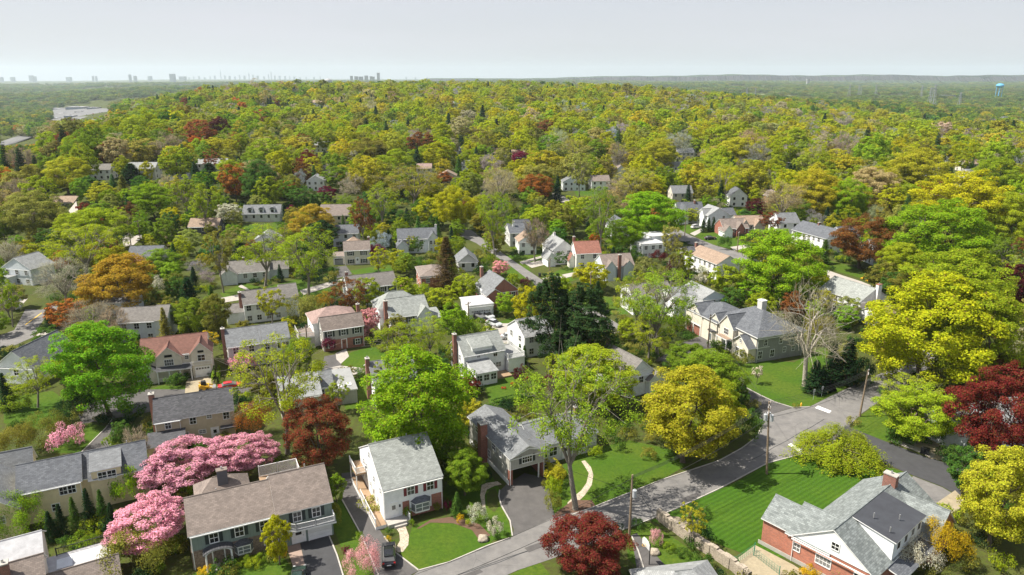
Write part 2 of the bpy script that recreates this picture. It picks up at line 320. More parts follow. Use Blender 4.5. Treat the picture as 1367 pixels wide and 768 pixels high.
sheet('driveway',[(424,494),(450,488),(480,491),(495,495),(470,501),(430,511)],'drive_pale',.032); sheet('driveway',[(433,476),(449,473),(456,488),(430,493)],'drive',.036); sheet('path',[(448,472),(462,466),(466,476),(455,486),(449,480)],'drive_pale',.040,False)
sheet('driveway',[(647,432),(690,432),(705,447),(700,462),(665,458),(650,445)],'drive_pale',.032)
sheet('road',[(618,306),(630,308),(648,322),(665,334),(691,352),(718,370),(745,388),(800,418),(838,440),(820,446),(790,430),(740,402),(711,378),(681,355),(655,338),(636,325),(612,314)],'asphalt',.032)
sheet('driveway',[(700,352),(735,345),(742,350),(710,358)],'drive_pale',.038); sheet('path',[(724,372),(775,362),(778,366),(730,377)],'drive_pale',.038); sheet('path',[(693,350),(722,342),(724,344),(697,353)],'drive_pale',.044,False)
sheet('driveway',[(876,482),(905,460),(935,449),(960,462),(930,470),(905,485)],'drive',.036); sheet('path',[(930,470),(958,466),(970,476),(950,476)],'drive_pale',.042,False)
sheet('road',[(19,441),(34,413),(55,414),(75,405),(95,405),(60,425),(52,436),(45,450),(0,470),(0,448)],'asphalt',.030); sheet('road_marking',[(33,434),(34.5,434),(56.5,418),(55,418)],'paint_yellow',.04,False); sheet('path',[(20,408),(32,398),(37,399),(27,410)],'drive_pale',.036,False); sheet('path',[(48,448),(62,438),(75,442),(60,452)],'drive_pale',.040,False)
sheet('driveway',[(295,398),(316,394),(330,388),(318,383),(322,380),(335,388),(325,400),(300,404)],'drive_pale',.034); sheet('road',[(400,388),(448,374),(500,366),(500,370),(450,380),(405,394)],'drive_pale',.030); sheet('driveway',[(445,357),(462,355),(470,366),(450,372)],'drive',.036)
sheet('road',[(738,257),(746,259),(762,268),(752,272),(742,268),(736,262)],'drive_pale',.2); sheet('driveway',[(163,318),(175,310),(188,311),(190,318),(178,328),(165,330)],'drive_pale',.15); sheet('driveway',[(92,283),(102,270),(105,285),(98,292)],'drive_pale',.5)
sheet('road',[(1086,352),(1094,347),(1102,360),(1125,368),(1150,376),(1175,386),(1165,392),(1135,378),(1108,372),(1094,364)],'drive_pale',.034)
sheet('road',[(880,310),(905,306),(925,316),(955,328),(990,338),(1020,350),(1010,356),(975,346),(940,334),(910,322),(885,318)],'asphalt',.034); sheet('driveway',[(921,312),(936,305),(940,308),(927,315)],'drive_pale',.04)
sheet('road',[(975,330),(1000,326),(1003,330),(980,335)],'drive_pale',.042); sheet('driveway',[(1040,310),(1065,306),(1066,314),(1046,320)],'drive_pale',.036); sheet('driveway',[(1250,245),(1290,240),(1300,250),(1255,256)],'asphalt',.3)
sheet('driveway',[(1213,590),(1255,585),(1262,616),(1240,612)],'gravel_pale',.044); sheet('path',[(1188,589),(1198,588),(1250,607),(1245,612)],'drive_pale',.048,False)
sheet('driveway',[(843,715),(850,712),(905,775),(870,785),(850,760)],'drive',.036)
sheet('crosswalk_line',[(1088,545),(1092,542),(1110,549),(1107,552)],'paint_white',.040,False); sheet('crosswalk_line',[(1052,594),(1056,592),(1072,602),(1068,605)],'paint_white',.040,False)
for pts in([(559,762),(600,751),(651,729),(680,719)],[(684,716),(681,696),(669,675),(666,663),(667,655)],[(741,690),(752,692),(790,678.5),(840,658.5),(885,640.5),(960,615.5),(990,599),(1010,584),(1016.5,570),(1010,556),(1000,540)],[(559,762),(529,739),(513,717)],[(505,768),(481,712),(457,668)],[(997,518.5),(1015,528),(1034,537),(1058,544.5),(1080.6,543.5)],[(836,706),(864,695.5),(904,679),(960,653),(1024,619),(1070,607)],[(439,715),(450,742),(460,775)],[(62,634),(108,605),(141,572),(150,560)],[(843,716),(852,736),(862,768)],[(152,582),(147,595),(150,632)]): kerb(pts)
# old cable patches and tar seams on the main road
for a,b in(((590,775),(840,688)),((1000,616),(1100,560)),((640,760),(800,700))): 
    n=6; kerb([(a[0]+(b[0]-a[0])*i/n,a[1]+(b[1]-a[1])*i/n+(1 if i%2 else 0)) for i in range(n+1)],.12,.036,'tar_seam','asphalt_new')

for q in([(905,668),(930,658),(936,662),(911,672)],[(700,732),(728,722),(733,727),(706,738)],[(1075,580),(1092,572),(1096,576),(1080,584)],[(612,770),(640,760),(645,764),(618,775)]): sheet('road_patch',q,'drive',.048,False)
for px,py in((875,668),(1065,585),(770,715)):
    g=at(px,py); tag(MB().tube((g.x,g.y,.03),(g.x,g.y,.052),.36,.36,'asphalt_new',16).build('manhole_cover'),'round dark iron manhole cover set in the main road','manhole cover','manhole covers in the main road')
# ---------------------------------------------------------------- houses
HOUSES=[]; FOOT=[]; CLEAR=[]      # (px0,py0,px1,py1,depth) rectangles of the photo that trees of the fill must leave open
class House:
    def __init__(s,name,label,ref,A,ze,ang,wall,roof,cat='house',group=None):
        p=at(A[0],A[1],ze); s.p=p; s.ang=R(ang); s.root=tag(empty(name,p,s.ang),label,cat,group); s.ref=ref; s.wm=wall; s.rm=roof; s.ze=ze
        s.W=MB(); s.Rf=MB(); s.T=MB(); s.blk={}; s.px=A; HOUSES.append(s)
    def w(s,x,y,z=0):
        c,n=math.cos(s.ang),math.sin(s.ang); return (s.p.x+x*c-y*n,s.p.y+x*n+y*c,s.p.z+z)
    def block(s,k,x0,x1,y0,y1,ze,roof='gx',zr=None,z0=-1.5,wm=None,rm=None,oh=.35,og=.22,rp=None,lowmat=None,th=.13,trim='trim'):
        wm=wm or s.wm; rm=rm or s.rm; s.blk[k]=(x0,x1,y0,y1); W=s.W; Q=s.Rf
        FOOT.append([s.w(a,b)[:2] for a,b in((x0-.5,y0-.5),(x1+.5,y0-.5),(x1+.5,y1+.5),(x0-.5,y1+.5))])
        if roof in('gx','gy'):
            if roof=='gx': f=lambda a,b,z:(a,b,z); a0,a1,b0,b1=x0,x1,y0,y1
            else: f=lambda a,b,z:(b,a,z); a0,a1,b0,b1=y0,y1,x0,x1
            rb=(b0+b1)/2 if rp is None else b0+rp
            # walls: two gable pentagons and two side walls
            def P(pts):
                if roof=='gy': pts=pts[::-1]
                W.poly([f(*q) for q in pts],wm)
            P([(a0,b0,z0),(a0,b0,ze),(a0,rb,zr),(a0,b1,ze),(a0,b1,z0)]); P([(a1,b0,z0),(a1,b1,z0),(a1,b1,ze),(a1,rb,zr),(a1,b0,ze)])
            P([(a0,b0,z0),(a1,b0,z0),(a1,b0,ze),(a0,b0,ze)]); P([(a1,b1,z0),(a0,b1,z0),(a0,b1,ze),(a1,b1,ze)])
            for bb,sg in((b0,-1),(b1,1)):
                sl=(zr-ze)/abs(rb-bb); e=bb+sg*oh; zee=ze-sl*oh; g0,g1=a0-og,a1+og; z=.03
                lo=[(g0,e,zee+z),(g1,e,zee+z),(g1,rb,zr+z),(g0,rb,zr+z)]
                if (sg>0)!=(roof=='gy'): lo=[lo[1],lo[0],lo[3],lo[2]]
                pts=[f(*q) for q in lo]+[f(q[0],q[1],q[2]+th) for q in lo]
                Q.hexa(pts,trim,top=rm)
            s.T.tube(f(a0-og,rb,zr+.03+th),f(a1+og,rb,zr+.03+th),.09,.09,rm,5)
        elif roof=='hip':
            W.box(x0,x1,y0,y1,z0,ze,wm); o=oh; X0,X1,Y0,Y1=x0-o,x1+o,y0-o,y1+o; zb=ze+.02; zt=zb+.18
            wx,wy=X1-X0,Y1-Y0; m=min(wx,wy)/2
            if wx>=wy: r0,r1=(X0+m,(Y0+Y1)/2,zr),(X1-m,(Y0+Y1)/2,zr)
            else: r0,r1=((X0+X1)/2,Y0+m,zr),((X0+X1)/2,Y1-m,zr)
            Q.box(X0,X1,Y0,Y1,zb,zt,'trim'); c=[(X0,Y0,zt+.01),(X1,Y0,zt+.01),(X1,Y1,zt+.01),(X0,Y1,zt+.01)]
            if wx>=wy:
                Q.poly([c[0],c[1],r1,r0],rm); Q.poly([c[2],c[3],r0,r1],rm); Q.poly([c[3],c[0],r0],rm); Q.poly([c[1],c[2],r1],rm)
            else:
                Q.poly([c[0],c[1],r0],rm); Q.poly([c[2],c[3],r1],rm); Q.poly([c[3],c[0],r0,r1],rm); Q.poly([c[1],c[2],r1,r0],rm)
            if (Vector(r0)-Vector(r1)).length>.3: s.T.tube(r0,r1,.08,.08,rm,5)
        elif roof=='flat':
            W.box(x0,x1,y0,y1,z0,ze,wm); Q.box(x0-.15,x1+.15,y0-.15,y1+.15,ze+.01,ze+.22,'trim',top=rm)
        elif roof=='shed':   # high at y1 (zr) falling to y0 (ze)
            W.poly([(x0,y0,z0),(x1,y0,z0),(x1,y0,ze),(x0,y0,ze)],wm); W.poly([(x1,y1,z0),(x0,y1,z0),(x0,y1,zr),(x1,y1,zr)],wm)
            W.poly([(x0,y1,z0),(x0,y0,z0),(x0,y0,ze),(x0,y1,zr)],wm); W.poly([(x1,y0,z0),(x1,y1,z0),(x1,y1,zr),(x1,y0,ze)],wm)
            sl=(zr-ze)/(y1-y0); p=[(x0-.2,y0-oh,ze-sl*oh+.02),(x1+.2,y0-oh,ze-sl*oh+.02),(x1+.2,y1,zr+.02),(x0-.2,y1,zr+.02)]
            Q.hexa(p+[(q[0],q[1],q[2]+.14) for q in p],'trim',top=rm)
        elif roof=='none': W.box(x0,x1,y0,y1,z0,ze,wm)
        if lowmat: s.veneer(k,z0,lowmat[1],lowmat[0])
    def veneer(s,k,z0,z1,m):
        x0,x1,y0,y1=s.blk[k]; mb=MB(); mb.box(x0-.05,x1+.05,y0-.06,y0-.004,z0,z1,m); mb.box(x0-.06,x0-.004,y0,y1,z0,z1,m); mb.build('wall_facing',s.root)
    def fb(s,k,face,u0,u1,z0,z1,o0,o1):
        x0,x1,y0,y1=s.blk[k]
        if face=='F': return (x0+u0,x0+u1,y0-o1,y0-o0,z0,z1)
        if face=='B': return (x0+u0,x0+u1,y1+o0,y1+o1,z0,z1)
        if face=='L': return (x0-o1,x0-o0,y0+u0,y0+u1,z0,z1)
        return (x1+o0,x1+o1,y0+u0,y0+u1,z0,z1)
    def win(s,k,face,u,z,w=1.0,h=1.35,shut=None,mun=True,sub=True,frame='trim',off=0):
        mb=MB(); t=.09; B=lambda a,b,c,d,o0,o1:s.fb(k,face,a,b,c,d,o0+off,o1+off)
        u0,u1,z0,z1=u-w/2,u+w/2,z-h/2,z+h/2
        mb.box(*B(u0-t,u0,z0-t,z1+t,.003,.07),frame); mb.box(*B(u1,u1+t,z0-t,z1+t,.003,.07),frame)
        mb.box(*B(u0,u1,z1,z1+t,.003,.07),frame); mb.box(*B(u0,u1,z0-t,z0,.003,.09),frame)
        if mun:
            mb.box(*B(u0,u1,z-.03,z+.03,.02,.05),frame)
            nn=max(1,round(w/.55)) 
            for i in range(1,nn+1 if w>1.3 else 2): 
                q=u0+w*i/(nn+1 if w>1.3 else 2); mb.box(*B(q-.025,q+.025,z0,z1,.02,.045),frame)
        o=mb.build('window',s.root); g=MB(); g.box(*B(u0,u1,z0,z1,.004,.02),'glass'); g.build('pane',o)
        if shut:
            for a,b in((u0-t-.45,u0-t-.02),(u1+t+.02,u1+t+.45)):
                q=MB(); q.box(*B(a,b,z0-.05,z1+.05,.003,.05),shut); q.build('shutter',s.root)
    def wins(s,k,face,us,z,w=1.0,h=1.35,**kw):
        for u in us: s.win(k,face,u,z,w,h,**kw)
    def sw(s,k,face,us,z,w=1.0,h=1.3):   # small far windows: one mesh each
        for u in us:
            mb=MB(); mb.box(*s.fb(k,face,u-w/2-.1,u+w/2+.1,z-h/2-.1,z+h/2+.1,.003,.05),'trim'); mb.box(*s.fb(k,face,u-w/2,u+w/2,z-h/2,z+h/2,.051,.06),'glass'); mb.build('window',s.root)
    def door(s,k,face,u,w=1.0,h=2.1,z0=.2,m='trim',frame='trim'):
        mb=MB(); B=lambda a,b,c,d,o0,o1:s.fb(k,face,a,b,c,d,o0,o1)
        mb.box(*B(u-w/2-.15,u-w/2,z0,z0+h+.15,.003,.08),frame); mb.box(*B(u+w/2,u+w/2+.15,z0,z0+h+.15,.003,.08),frame); mb.box(*B(u-w/2,u+w/2,z0+h,z0+h+.15,.003,.08),frame)
        mb.box(*B(u-w/2,u+w/2,z0,z0+h,.004,.05),m); o=mb.build('door',s.root)
        q=MB(); q.box(*B(u-w/4,u+w/4,z0+h*.55,z0+h*.85,.051,.06),'glass'); q.build('door_pane',o)
        q=MB(); q.box(*B(u+w*.35,u+w*.42,z0+h*.45,z0+h*.5,.051,.1),'metal'); q.build('handle',o)
    def garage(s,k,face,u,w=2.6,h=2.2,z0=.05,m='trim',glass=True):
        mb=MB(); B=lambda a,b,c,d,o0,o1:s.fb(k,face,a,b,c,d,o0,o1)
        mb.box(*B(u-w/2-.15,u-w/2,z0,z0+h+.15,.003,.1),'trim'); mb.box(*B(u+w/2,u+w/2+.15,z0,z0+h+.15,.003,.1),'trim'); mb.box(*B(u-w/2,u+w/2,z0+h,z0+h+.15,.003,.1),'trim')
        for i in range(4): mb.box(*B(u-w/2,u+w/2,z0+h*i/4+.015,z0+h*(i+1)/4-.015,.004,.04),m)
        o=mb.build('garage_door',s.root)
        if glass:
            q=MB(); n=max(3,int(w/.45))
            for i in range(n): a=u-w/2+w*(i+.12)/n; q.box(*B(a,a+w*.76/n,z0+h*.79,z0+h*.95,.041,.05),'glass')
            q.build('door_panes',o)
    def chim(s,x,y,z0,z1,w=.7,d=.9,m='chimney_brick',cap='concrete'):
        mb=MB(); mb.box(x-w/2,x+w/2,y-d/2,y+d/2,z0,z1,m); mb.box(x-w/2-.07,x+w/2+.07,y-d/2-.07,y+d/2+.07,z1+.002,z1+.14,cap)
        o=mb.build('chimney',s.root); q=MB(); q.tube((x,y,z1+.14),(x,y,z1+.5),.14,.12,'metal',8); q.build('chimney_pot',o)
    def rail(s,pts,z,h=.95,m='trim',step=.16,posts=True):
        for i in range(len(pts)-1):
            a=Vector((*pts[i],z)); b=Vector((*pts[i+1],z)); L=(b-a).length; d=(b-a)/L; mb=MB()
            up=Vector((0,0,1)); sd=d.cross(up)*.03
            def bar(z0,z1,t=.03):
                q=[a-sd+up*z0,b-sd+up*z0,b+sd+up*z0,a+sd+up*z0]; mb.hexa(q+[v+up*(z1-z0) for v in q],m)
            bar(h-.08,h); bar(.08,.14); n=int(L/step)
            for j in range(n):
                c=a+d*(j+.5)*step; mb.box(c.x-.018,c.x+.018,c.y-.018,c.y+.018,z+.14,z+h-.08,m)
            for c in(a,b): mb.box(c.x-.06,c.x+.06,c.y-.06,c.y+.06,z,z+h+.08,m)
            mb.build('railing',s.root)
    def vent(s,x,y,z):
        q=MB(); q.tube((x,y,z-.3),(x,y,z+.35),.08,.08,'metal',8); q.build('vent_pipe',s.root)
    def add(s,name,fn,parent=None):
        mb=MB(); fn(mb); return mb.build(name,parent or s.root)
    def done(s):
        if s.W.v and 'm' in s.blk and s.px[1]>300:
            x0,x1,y0,y1=s.blk['m']
            for x,y in((x0+.12,y0-.1),(x1-.12,y0-.1)): MB().tube((x,y,0),(x,y,s.ze-.2),.05,.05,'trim',6).build('downpipe',s.root)
            MB().box(x0,x1,y0-.47,y0-.36,s.ze-.32,s.ze-.2,'trim').build('gutter',s.root)
        w=s.W.build('wall',s.root); r=s.Rf.build('roof',s.root)
        if s.T.v: s.T.build('ridge_cap',r)
        P=[]
        for (x0,x1,y0,y1) in s.blk.values():
            for x in(x0,x1):
                for y in(y0,y1):
                    for z in(.5,s.ze+1.5): P.append(proj(*s.w(x,y,z)))
        xs=[p[0] for p in P]; ys=[p[1] for p in P]; s.rect=(min(xs),min(ys),max(xs),max(ys),min(p[2] for p in P)); CLEAR.append(s.rect)
        s.cpx=((min(xs)+max(xs))/2,(min(ys)+max(ys))/2)
def M(name,col,pat,col2=None,rough=.85,scale=1): mat(name,col,rough,pat,col2,scale)
M('r_brown',(0.2,0.162,0.140),'shingle'); M('r_grey',(0.160,0.168,0.176),'shingle'); M('r_lgrey',(0.264,0.272,0.272),'shingle'); M('r_sage',(0.264,0.280,0.264),'shingle')
M('r_dark',(0.052,0.054,0.060),'shingle',(.09,.09,.1)); M('r_slate',(0.096,0.104,0.120),'shingle',(.14,.15,.165)); M('r_green',(0.160,0.180,0.176),'shingle',(.25,.275,.27),scale=1.2)
M('r_red',(0.264,0.112,0.080),'shingle'); M('r_redbrown',(0.168,0.076,0.056),'shingle'); M('r_tan',(0.288,0.208,0.152),'shingle'); M('r_pink',(0.288,0.200,0.176),'shingle'); M('r_mid',(0.160,0.148,0.136),'shingle'); M('r_white',(.5,.5,.51),'soil',(.36,.36,.37))
M('w_green',(.2,.25,.22),'batten'); M('w_white',(.82,.83,.83),'lap'); M('w_grey',(.4,.39,.35),'batten'); M('w_cream',(.68,.63,.53),'lap'); M('w_yellow',(.74,.64,.4),'lap')
M('w_blue',(.6,.66,.7),'lap'); M('w_tan',(.55,.47,.33),'lap'); M('w_stucco',(.78,.76,.7),None); M('w_dgrey',(.27,.275,.27),'lap'); M('w_brick',(.4,.13,.085),'brick',(.27,.09,.06))
M('w_brickb',(.5,.17,.1),'brick',(.33,.12,.08)); M('w_stone',(.3,.23,.18),'stone',(.17,.13,.1)); M('w_lgrey',(.56,.56,.54),'lap'); M('w_dark',(.08,.085,.1),'lap'); M('w_lblue',(.66,.7,.73),'lap')

# H1 sage green house with brown roof and balcony
h=House('green_house','sage green two storey house with brown roof, arched portico and white garage door','sage green house',(252.5,714),5.0,25.5,'w_green','r_brown')
h.block('m',0,10.2,0,8.2,5.0,'gx',7.55); h.block('r',10.2,17,-.25,8.6,5.15,'gx',8.05); h.block('b',1.2,7.6,8.2,12.5,4.2,'hip',6.3)
h.add('stone_wall',lambda m:(m.box(-.06,10.15,-.07,-.004,-1,2.55,'w_stone'),m.box(-.07,-.004,-.06,8.2,-1,2.55,'w_stone')))
for u in(2.65,5.6,8.55): h.win('m','F',u,3.75,.95,1.25,'shutter_black')
for u in(12.6-10.2,15.0-10.2): h.win('r','F',u,4.0,.95,1.3,'shutter_black')
h.win('m','F',8.8,1.55,.9,1.1,off=.07)
def bay(h,x,y,z0,z1,w,roofm,d=.7):
    def f(m):
        m.prism([(x-w/2,y),(x-w/2+.35,y-d),(x+w/2-.35,y-d),(x+w/2,y)],z0,z1,'trim')
    b=h.add('bay_window',f)
    def g(m):
        a=.06; m.prism([(x-w/2+.42,y-d-.02),(x+w/2-.42,y-d-.02),(x+w/2-.42,y-d+.05),(x-w/2+.42,y-d+.05)],z0+.25,z1-.2,'curtain_glass')
        for sx in(-1,1):
            p=Vector((x+sx*(w/2-.03),y-.08)); q=Vector((x+sx*(w/2-.31),y-d+.07)); n=Vector((sx*d,-.35)).normalized()*.03
            pts=[p+n,q+n,q-n,p-n] if sx>0 else [q+n,p+n,p-n,q-n]
            m.prism([tuple(v) for v in pts][::-1],z0+.25,z1-.2,'curtain_glass')
    h.add('pane',g,b)
    h.add('sash_bars',lambda m:(m.box(x+w/2-.62-w*.3,x+w/2-.55-w*.3,y-d-.06,y-d-.022,z0+.25,z1-.2,'trim'),m.box(x-w/2+.42,x+w/2-.42,y-d-.055,y-d-.021,(z0+z1)/2,(z0+z1)/2+.06,'trim')),b)
    h.add('bay_roof',lambda m:m.poly([(x-w/2-.12,y-.01,z1+.02),(x-w/2+.27,y-d-.12,z1+.02),(x+w/2-.27,y-d-.12,z1+.02),(x+w/2+.12,y-.01,z1+.02)],'trim').poly([(x-w/2-.12,y-.01,z1+.03),(x-w/2+.27,y-d-.12,z1+.03),(x-w/2+.7,y-.01,z1+.5)],roofm).poly([(x-w/2+.27,y-d-.12,z1+.03),(x+w/2-.27,y-d-.12,z1+.03),(x+w/2-.7,y-.01,z1+.5),(x-w/2+.7,y-.01,z1+.5)],roofm).poly([(x+w/2-.27,y-d-.12,z1+.03),(x+w/2+.12,y-.01,z1+.03),(x+w/2-.7,y-.01,z1+.5)],roofm),b)
bay(h,5.9,-.07,.85,2.15,2.2,'r_dark')
h.door('m','F',2.95,1.25,2.15,.15); 
def arch(m):
    c=2.95; y=-1.25
    for k in range(12):
        a0,a1=math.pi*k/12,math.pi*(k+1)/12
        for (r0,r1,ya,yb,mt) in((1.3,1.62,y,-.08,'trim'),):
            P=lambda a,r:(c+r*math.cos(a),2.3+.55*r/1.62*math.sin(a)*1.0)
            q=[P(a0,1.3),P(a0,1.62),P(a1,1.62),P(a1,1.3)]
            m.hexa([(q[0][0],ya,q[0][1]),(q[1][0],ya,q[1][1]),(q[1][0],yb,q[1][1]),(q[0][0],yb,q[0][1]),(q[3][0],ya,q[3][1]),(q[2][0],ya,q[2][1]),(q[2][0],yb,q[2][1]),(q[3][0],yb,q[3][1])],mt)
po=h.add('portico',arch)
def archroof(m):
    c=2.95
    for k in range(12):
        a0,a1=math.pi*k/12,math.pi*(k+1)/12; P=lambda a,r:(c+r*math.cos(a),2.32+.62*r/1.72*math.sin(a))
        q=[P(a0,1.64),P(a0,1.78),P(a1,1.78),P(a1,1.64)]
        m.hexa([(q[0][0],-1.42,q[0][1]),(q[1][0],-1.42,q[1][1]),(q[1][0],-.08,q[1][1]),(q[0][0],-.08,q[0][1]),(q[3][0],-1.42,q[3][1]),(q[2][0],-1.42,q[2][1]),(q[2][0],-.08,q[2][1]),(q[3][0],-.08,q[3][1])],'r_dark')
h.add('portico_roof',archroof,po)
for sx in(-1.45,1.45): h.add('column',lambda m:m.tube((2.95+sx,-1.2,-.2),(2.95+sx,-1.2,2.35),.13,.11,'trim',12),po)
h.add('door_step',lambda m:m.box(1.8,4.1,-1.7,-.1,-.3,.14,'concrete'))
h.garage('r','F',15.25-10.2,2.75,2.25,.03); h.door('r','F',12.55-10.2,1.5,2.1,.15)
bp=[(11.3,-.26),(11.3,-.9),(12.2,-1.5),(16.9,-1.6),(17.15,-1.3),(17.15,-.26)]
h.add('balcony',lambda m:m.prism(bp[::1] if False else [(11.1,-.26),(11.2,-.95),(12.1,-1.6),(17.2,-1.75),(17.3,-.26)],2.62,2.86,'trim',top='w_dark'))
h.rail([(11.3,-.4),(11.35,-.9),(12.2,-1.45),(14.6,-1.6),(17.05,-1.6),(17.05,-.4)],2.87,.85,step=.1)
h.add('porch_soffit',lambda m:m.box(11.3,17.1,-1.4,-.27,2.5,2.6,'w_dark'))
h.chim(4.6,9.6,3.5,7.5,1.3,.8,'w_dark','r_brown'); h.vent(3.6,5.0,7.2); h.vent(14.8,5.6,7.6)
h.add('deck',lambda m:m.box(9.3,14.6,8.7,11.8,3.8,4.0,'wood')); h.rail([(9.4,11.7),(11.9,11.7),(14.5,11.7),(14.5,9.0)],4.0,1.7,step=.1); h.done()

# H2 white colonial with maroon shutters
h=House('white_house','white colonial house with plain pale grey roof, maroon shutters and a side ramp','white house with maroon shutters',(511,654),5.2,26,'w_white','r_sage')
h.block('m',0,8.4,0,12.4,5.2,'gx',8.75,rp=6.2,oh=.25,og=.12)
h.add('brick_wall',lambda m:(m.box(2.6,3.55,-.05,-.004,-.5,2.6,'brick_red'),m.box(6.75,8.42,-.05,-.004,-.5,2.6,'brick_red'),m.box(3.56,6.74,-.05,-.004,-.5,.8,'brick_red')))
for u in(3.85,6.65): h.win('m','F',u,4.05,.95,1.25,'shutter_maroon')
bay(h,5.15,-.05,.85,2.35,2.7,'r_slate',.85); h.door('m','F',1.35,1.0,2.15,.6)
h.add('wall_lamp',lambda m:m.box(2.1,2.3,-.15,-.003,2.0,2.35,'black'))
h.add('front_stoop',lambda m:(m.box(.1,3.2,-1.5,-.01,-.3,.58,'concrete'),m.box(.9,2.6,-1.85,-1.5,-.3,.3,'concrete')))
h.rail([(3.1,-.1),(3.1,-1.5)],.58,.9,step=.12)
for y,z in((1.2,4.3),(4.4,4.4),(8.4,4.3),(9.8,4.4),(6.5,7.1)): h.win('m','L',y,z,.6,.95)
for y,z in((3.0,2.0),(10.6,1.9),(6.6,2.5)): h.win('m','L',y,z,.55,.8)
h.door('m','L',5.0,.9,2.0,.75)
h.add('side_ramp',lambda m:m.hexa([(-1.5,-1.0,-.3),(-.02,-1.0,-.3),(-.02,12.2,-.3),(-1.5,12.2,-.3),(-1.5,-1.0,.5),(-.02,-1.0,.5),(-.02,12.2,.85),(-1.5,12.2,.85)],'trim',top='wood'))
h.rail([(-1.45,-.9),(-1.45,1.7),(-1.45,4.4),(-1.45,7.0)],.68,.95,step=.12)
h.add('rear_balcony',lambda m:m.box(-1.6,-.05,8.6,12.6,3.0,3.2,'wood')); h.rail([(-.1,8.7),(-1.5,8.7),(-1.5,12.5)],3.2,1.0,step=.12)
[h.add('balcony_post',lambda m:m.box(-1.55,-1.43,y,y+.12,.8,3.0,'trim')) for y in(8.7,12.3)]; h.vent(5.5,6.4,8.9); h.vent(1.2,7.4,8.2); h.done()

# H3 split level with carport
h=House('split_level_house','taupe split level house with long grey roof, brick chimney and open carport','split level house with carport',(680,611),4.7,27,'w_grey','r_grey')
h.block('f',0,5.9,0,5.0,4.7,'none',z0=2.55); h.block('u',0,5.9,5.0,14.5,4.7,'none')
h.blk['m']=(0,5.9,0,14.5); 
for sg,(xa,xb) in((1,(-.3,2.95)),(-1,(6.2,2.95))):
    for j in range(1): 
        za,zb=4.62,6.1; q=[(xa,-.7,za),(xb,-.7,zb),(xb,14.8,zb),(xa,14.8,za)]
        if sg<0: q=[q[1],q[0],q[3],q[2]]
        h.Rf.hexa(q+[(v[0],v[1],v[2]+.15) for v in q],'trim',top='r_grey')
h.W.poly([(0,0,4.7),(5.9,0,4.7),(5.3,0,5.15),(4.2,0,5.55),(2.95,0,5.75),(1.7,0,5.55),(.6,0,5.15)],'w_grey')
h.W.poly([(5.9,14.5,4.7),(0,14.5,4.7),(2.95,14.5,6.1)],'w_grey')
h.add('gable_trim',lambda m:[m.hexa([(a,-.72,za),(b,-.72,zb),(b,-.62,zb),(a,-.62,za),(a,-.72,za+.16),(b,-.72,zb+.16),(b,-.62,zb+.16),(a,-.62,za+.16)],'trim') for a,za,b,zb in((.0,4.74,1.5,5.3),(1.5,5.3,2.95,5.72),(2.95,5.72,4.4,5.3),(4.4,5.3,5.9,4.74))])
h.win('m','F',2.95,3.75,1.6,1.1,'shutter_black')
h.add('carport_opening',lambda m:(m.box(.0,.55,.0,.6,-.4,2.5,'brick_red'),m.box(5.55,5.9,.0,.5,-.4,2.5,'brick_red'),m.box(4.9,5.08,.05,.2,-.4,2.5,'trim'),m.box(0,5.9,0,5,2.5,2.545,'trim'),m.box(0,.3,.6,5,-.4,2.5,'w_grey'),m.box(5.6,5.9,.5,5,-.4,2.5,'brick_red')))
h.add('carport_clutter',lambda m:(m.box(1.2,2.0,4.3,4.9,0,1.0,'shutter_black'),m.box(2.6,3.3,4.4,4.9,0,.8,'curtain_glass'),m.box(3.6,4.6,4.2,4.9,.3,1.3,'metal')))
h.chim(-.55,8.2,-.5,6.6,1.1,1.3,'brick_red'); 
for y,z,w in((5.2,3.9,1.2),(6.9,1.9,.8),(2.9,3.9,.7),(11.5,3.9,1.0)): h.win('m','L',y,z,w,1.1)
h.add('foundation',lambda m:m.box(-.06,-.004,.1,14.4,-.4,.75,'trim'))
h.block('w',5.9,17.3,3.0,11.0,3.4,'gx',5.3,wm='w_lgrey',rm='r_grey'); 
for u,w in((1.3,1.9),(3.3,1.3),(8.6,1.8)): h.win('w','F',u,1.9,w,1.5)
h.door('w','F',5.6,1.0,2.1,.2); h.chim(15.6,6.8,4.5,6.4,.6,.6); h.vent(4.2,1.8,5.6); h.vent(7.2,8.0,5.2); h.vent(1.6,4.2,5.6); h.done()

# H4 brick cape with green-grey roof, lower right
h=House('brick_house','red brick and white gabled house with grey-green shingle roof and dark shed dormer','brick house with grey-green roof',(1011.7,689.7),3.6,-50,'w_brickb','r_green')
h.block('l',.6,5.2,.5,6.0,3.6,'gx',5.6,oh=.35); h.block('l2',4.2,9.5,0,7.6,3.6,'gx',6.0,oh=.35)
h.block('m',5.0,14.6,-.12,19.5,3.6,'gy',6.9,oh=.5,og=.25)
h.add('white_gable',lambda m:m.poly([(5.35,-.2,3.62),(14.25,-.2,3.62),(14.55,-.2,3.75),(9.8,-.2,6.85),(5.05,-.2,3.75)],'w_white'))
h.add('foundation',lambda m:m.box(.5,14.5,-.2,-.13,-1.5,.55,'concrete'))
h.add('side_wall',lambda m:m.box(.55,.6,.5,6,-1.5,3.5,'w_brickb'))
h.win('m','F',.6-0,2.2,.8,1.0,off=.0); h.win('m','F',4.0,2.15,1.8,1.15); h.win('m','F',8.2,2.1,.95,1.35); h.win('l2','F',-1.0+2.0,2.3,.01,.01) if False else None
h.win('m','F',5.2,4.95,.85,.9,off=.09)
h.chim(9.6,15.2,5.2,8.3,1.6,.9,'chimney_brick')
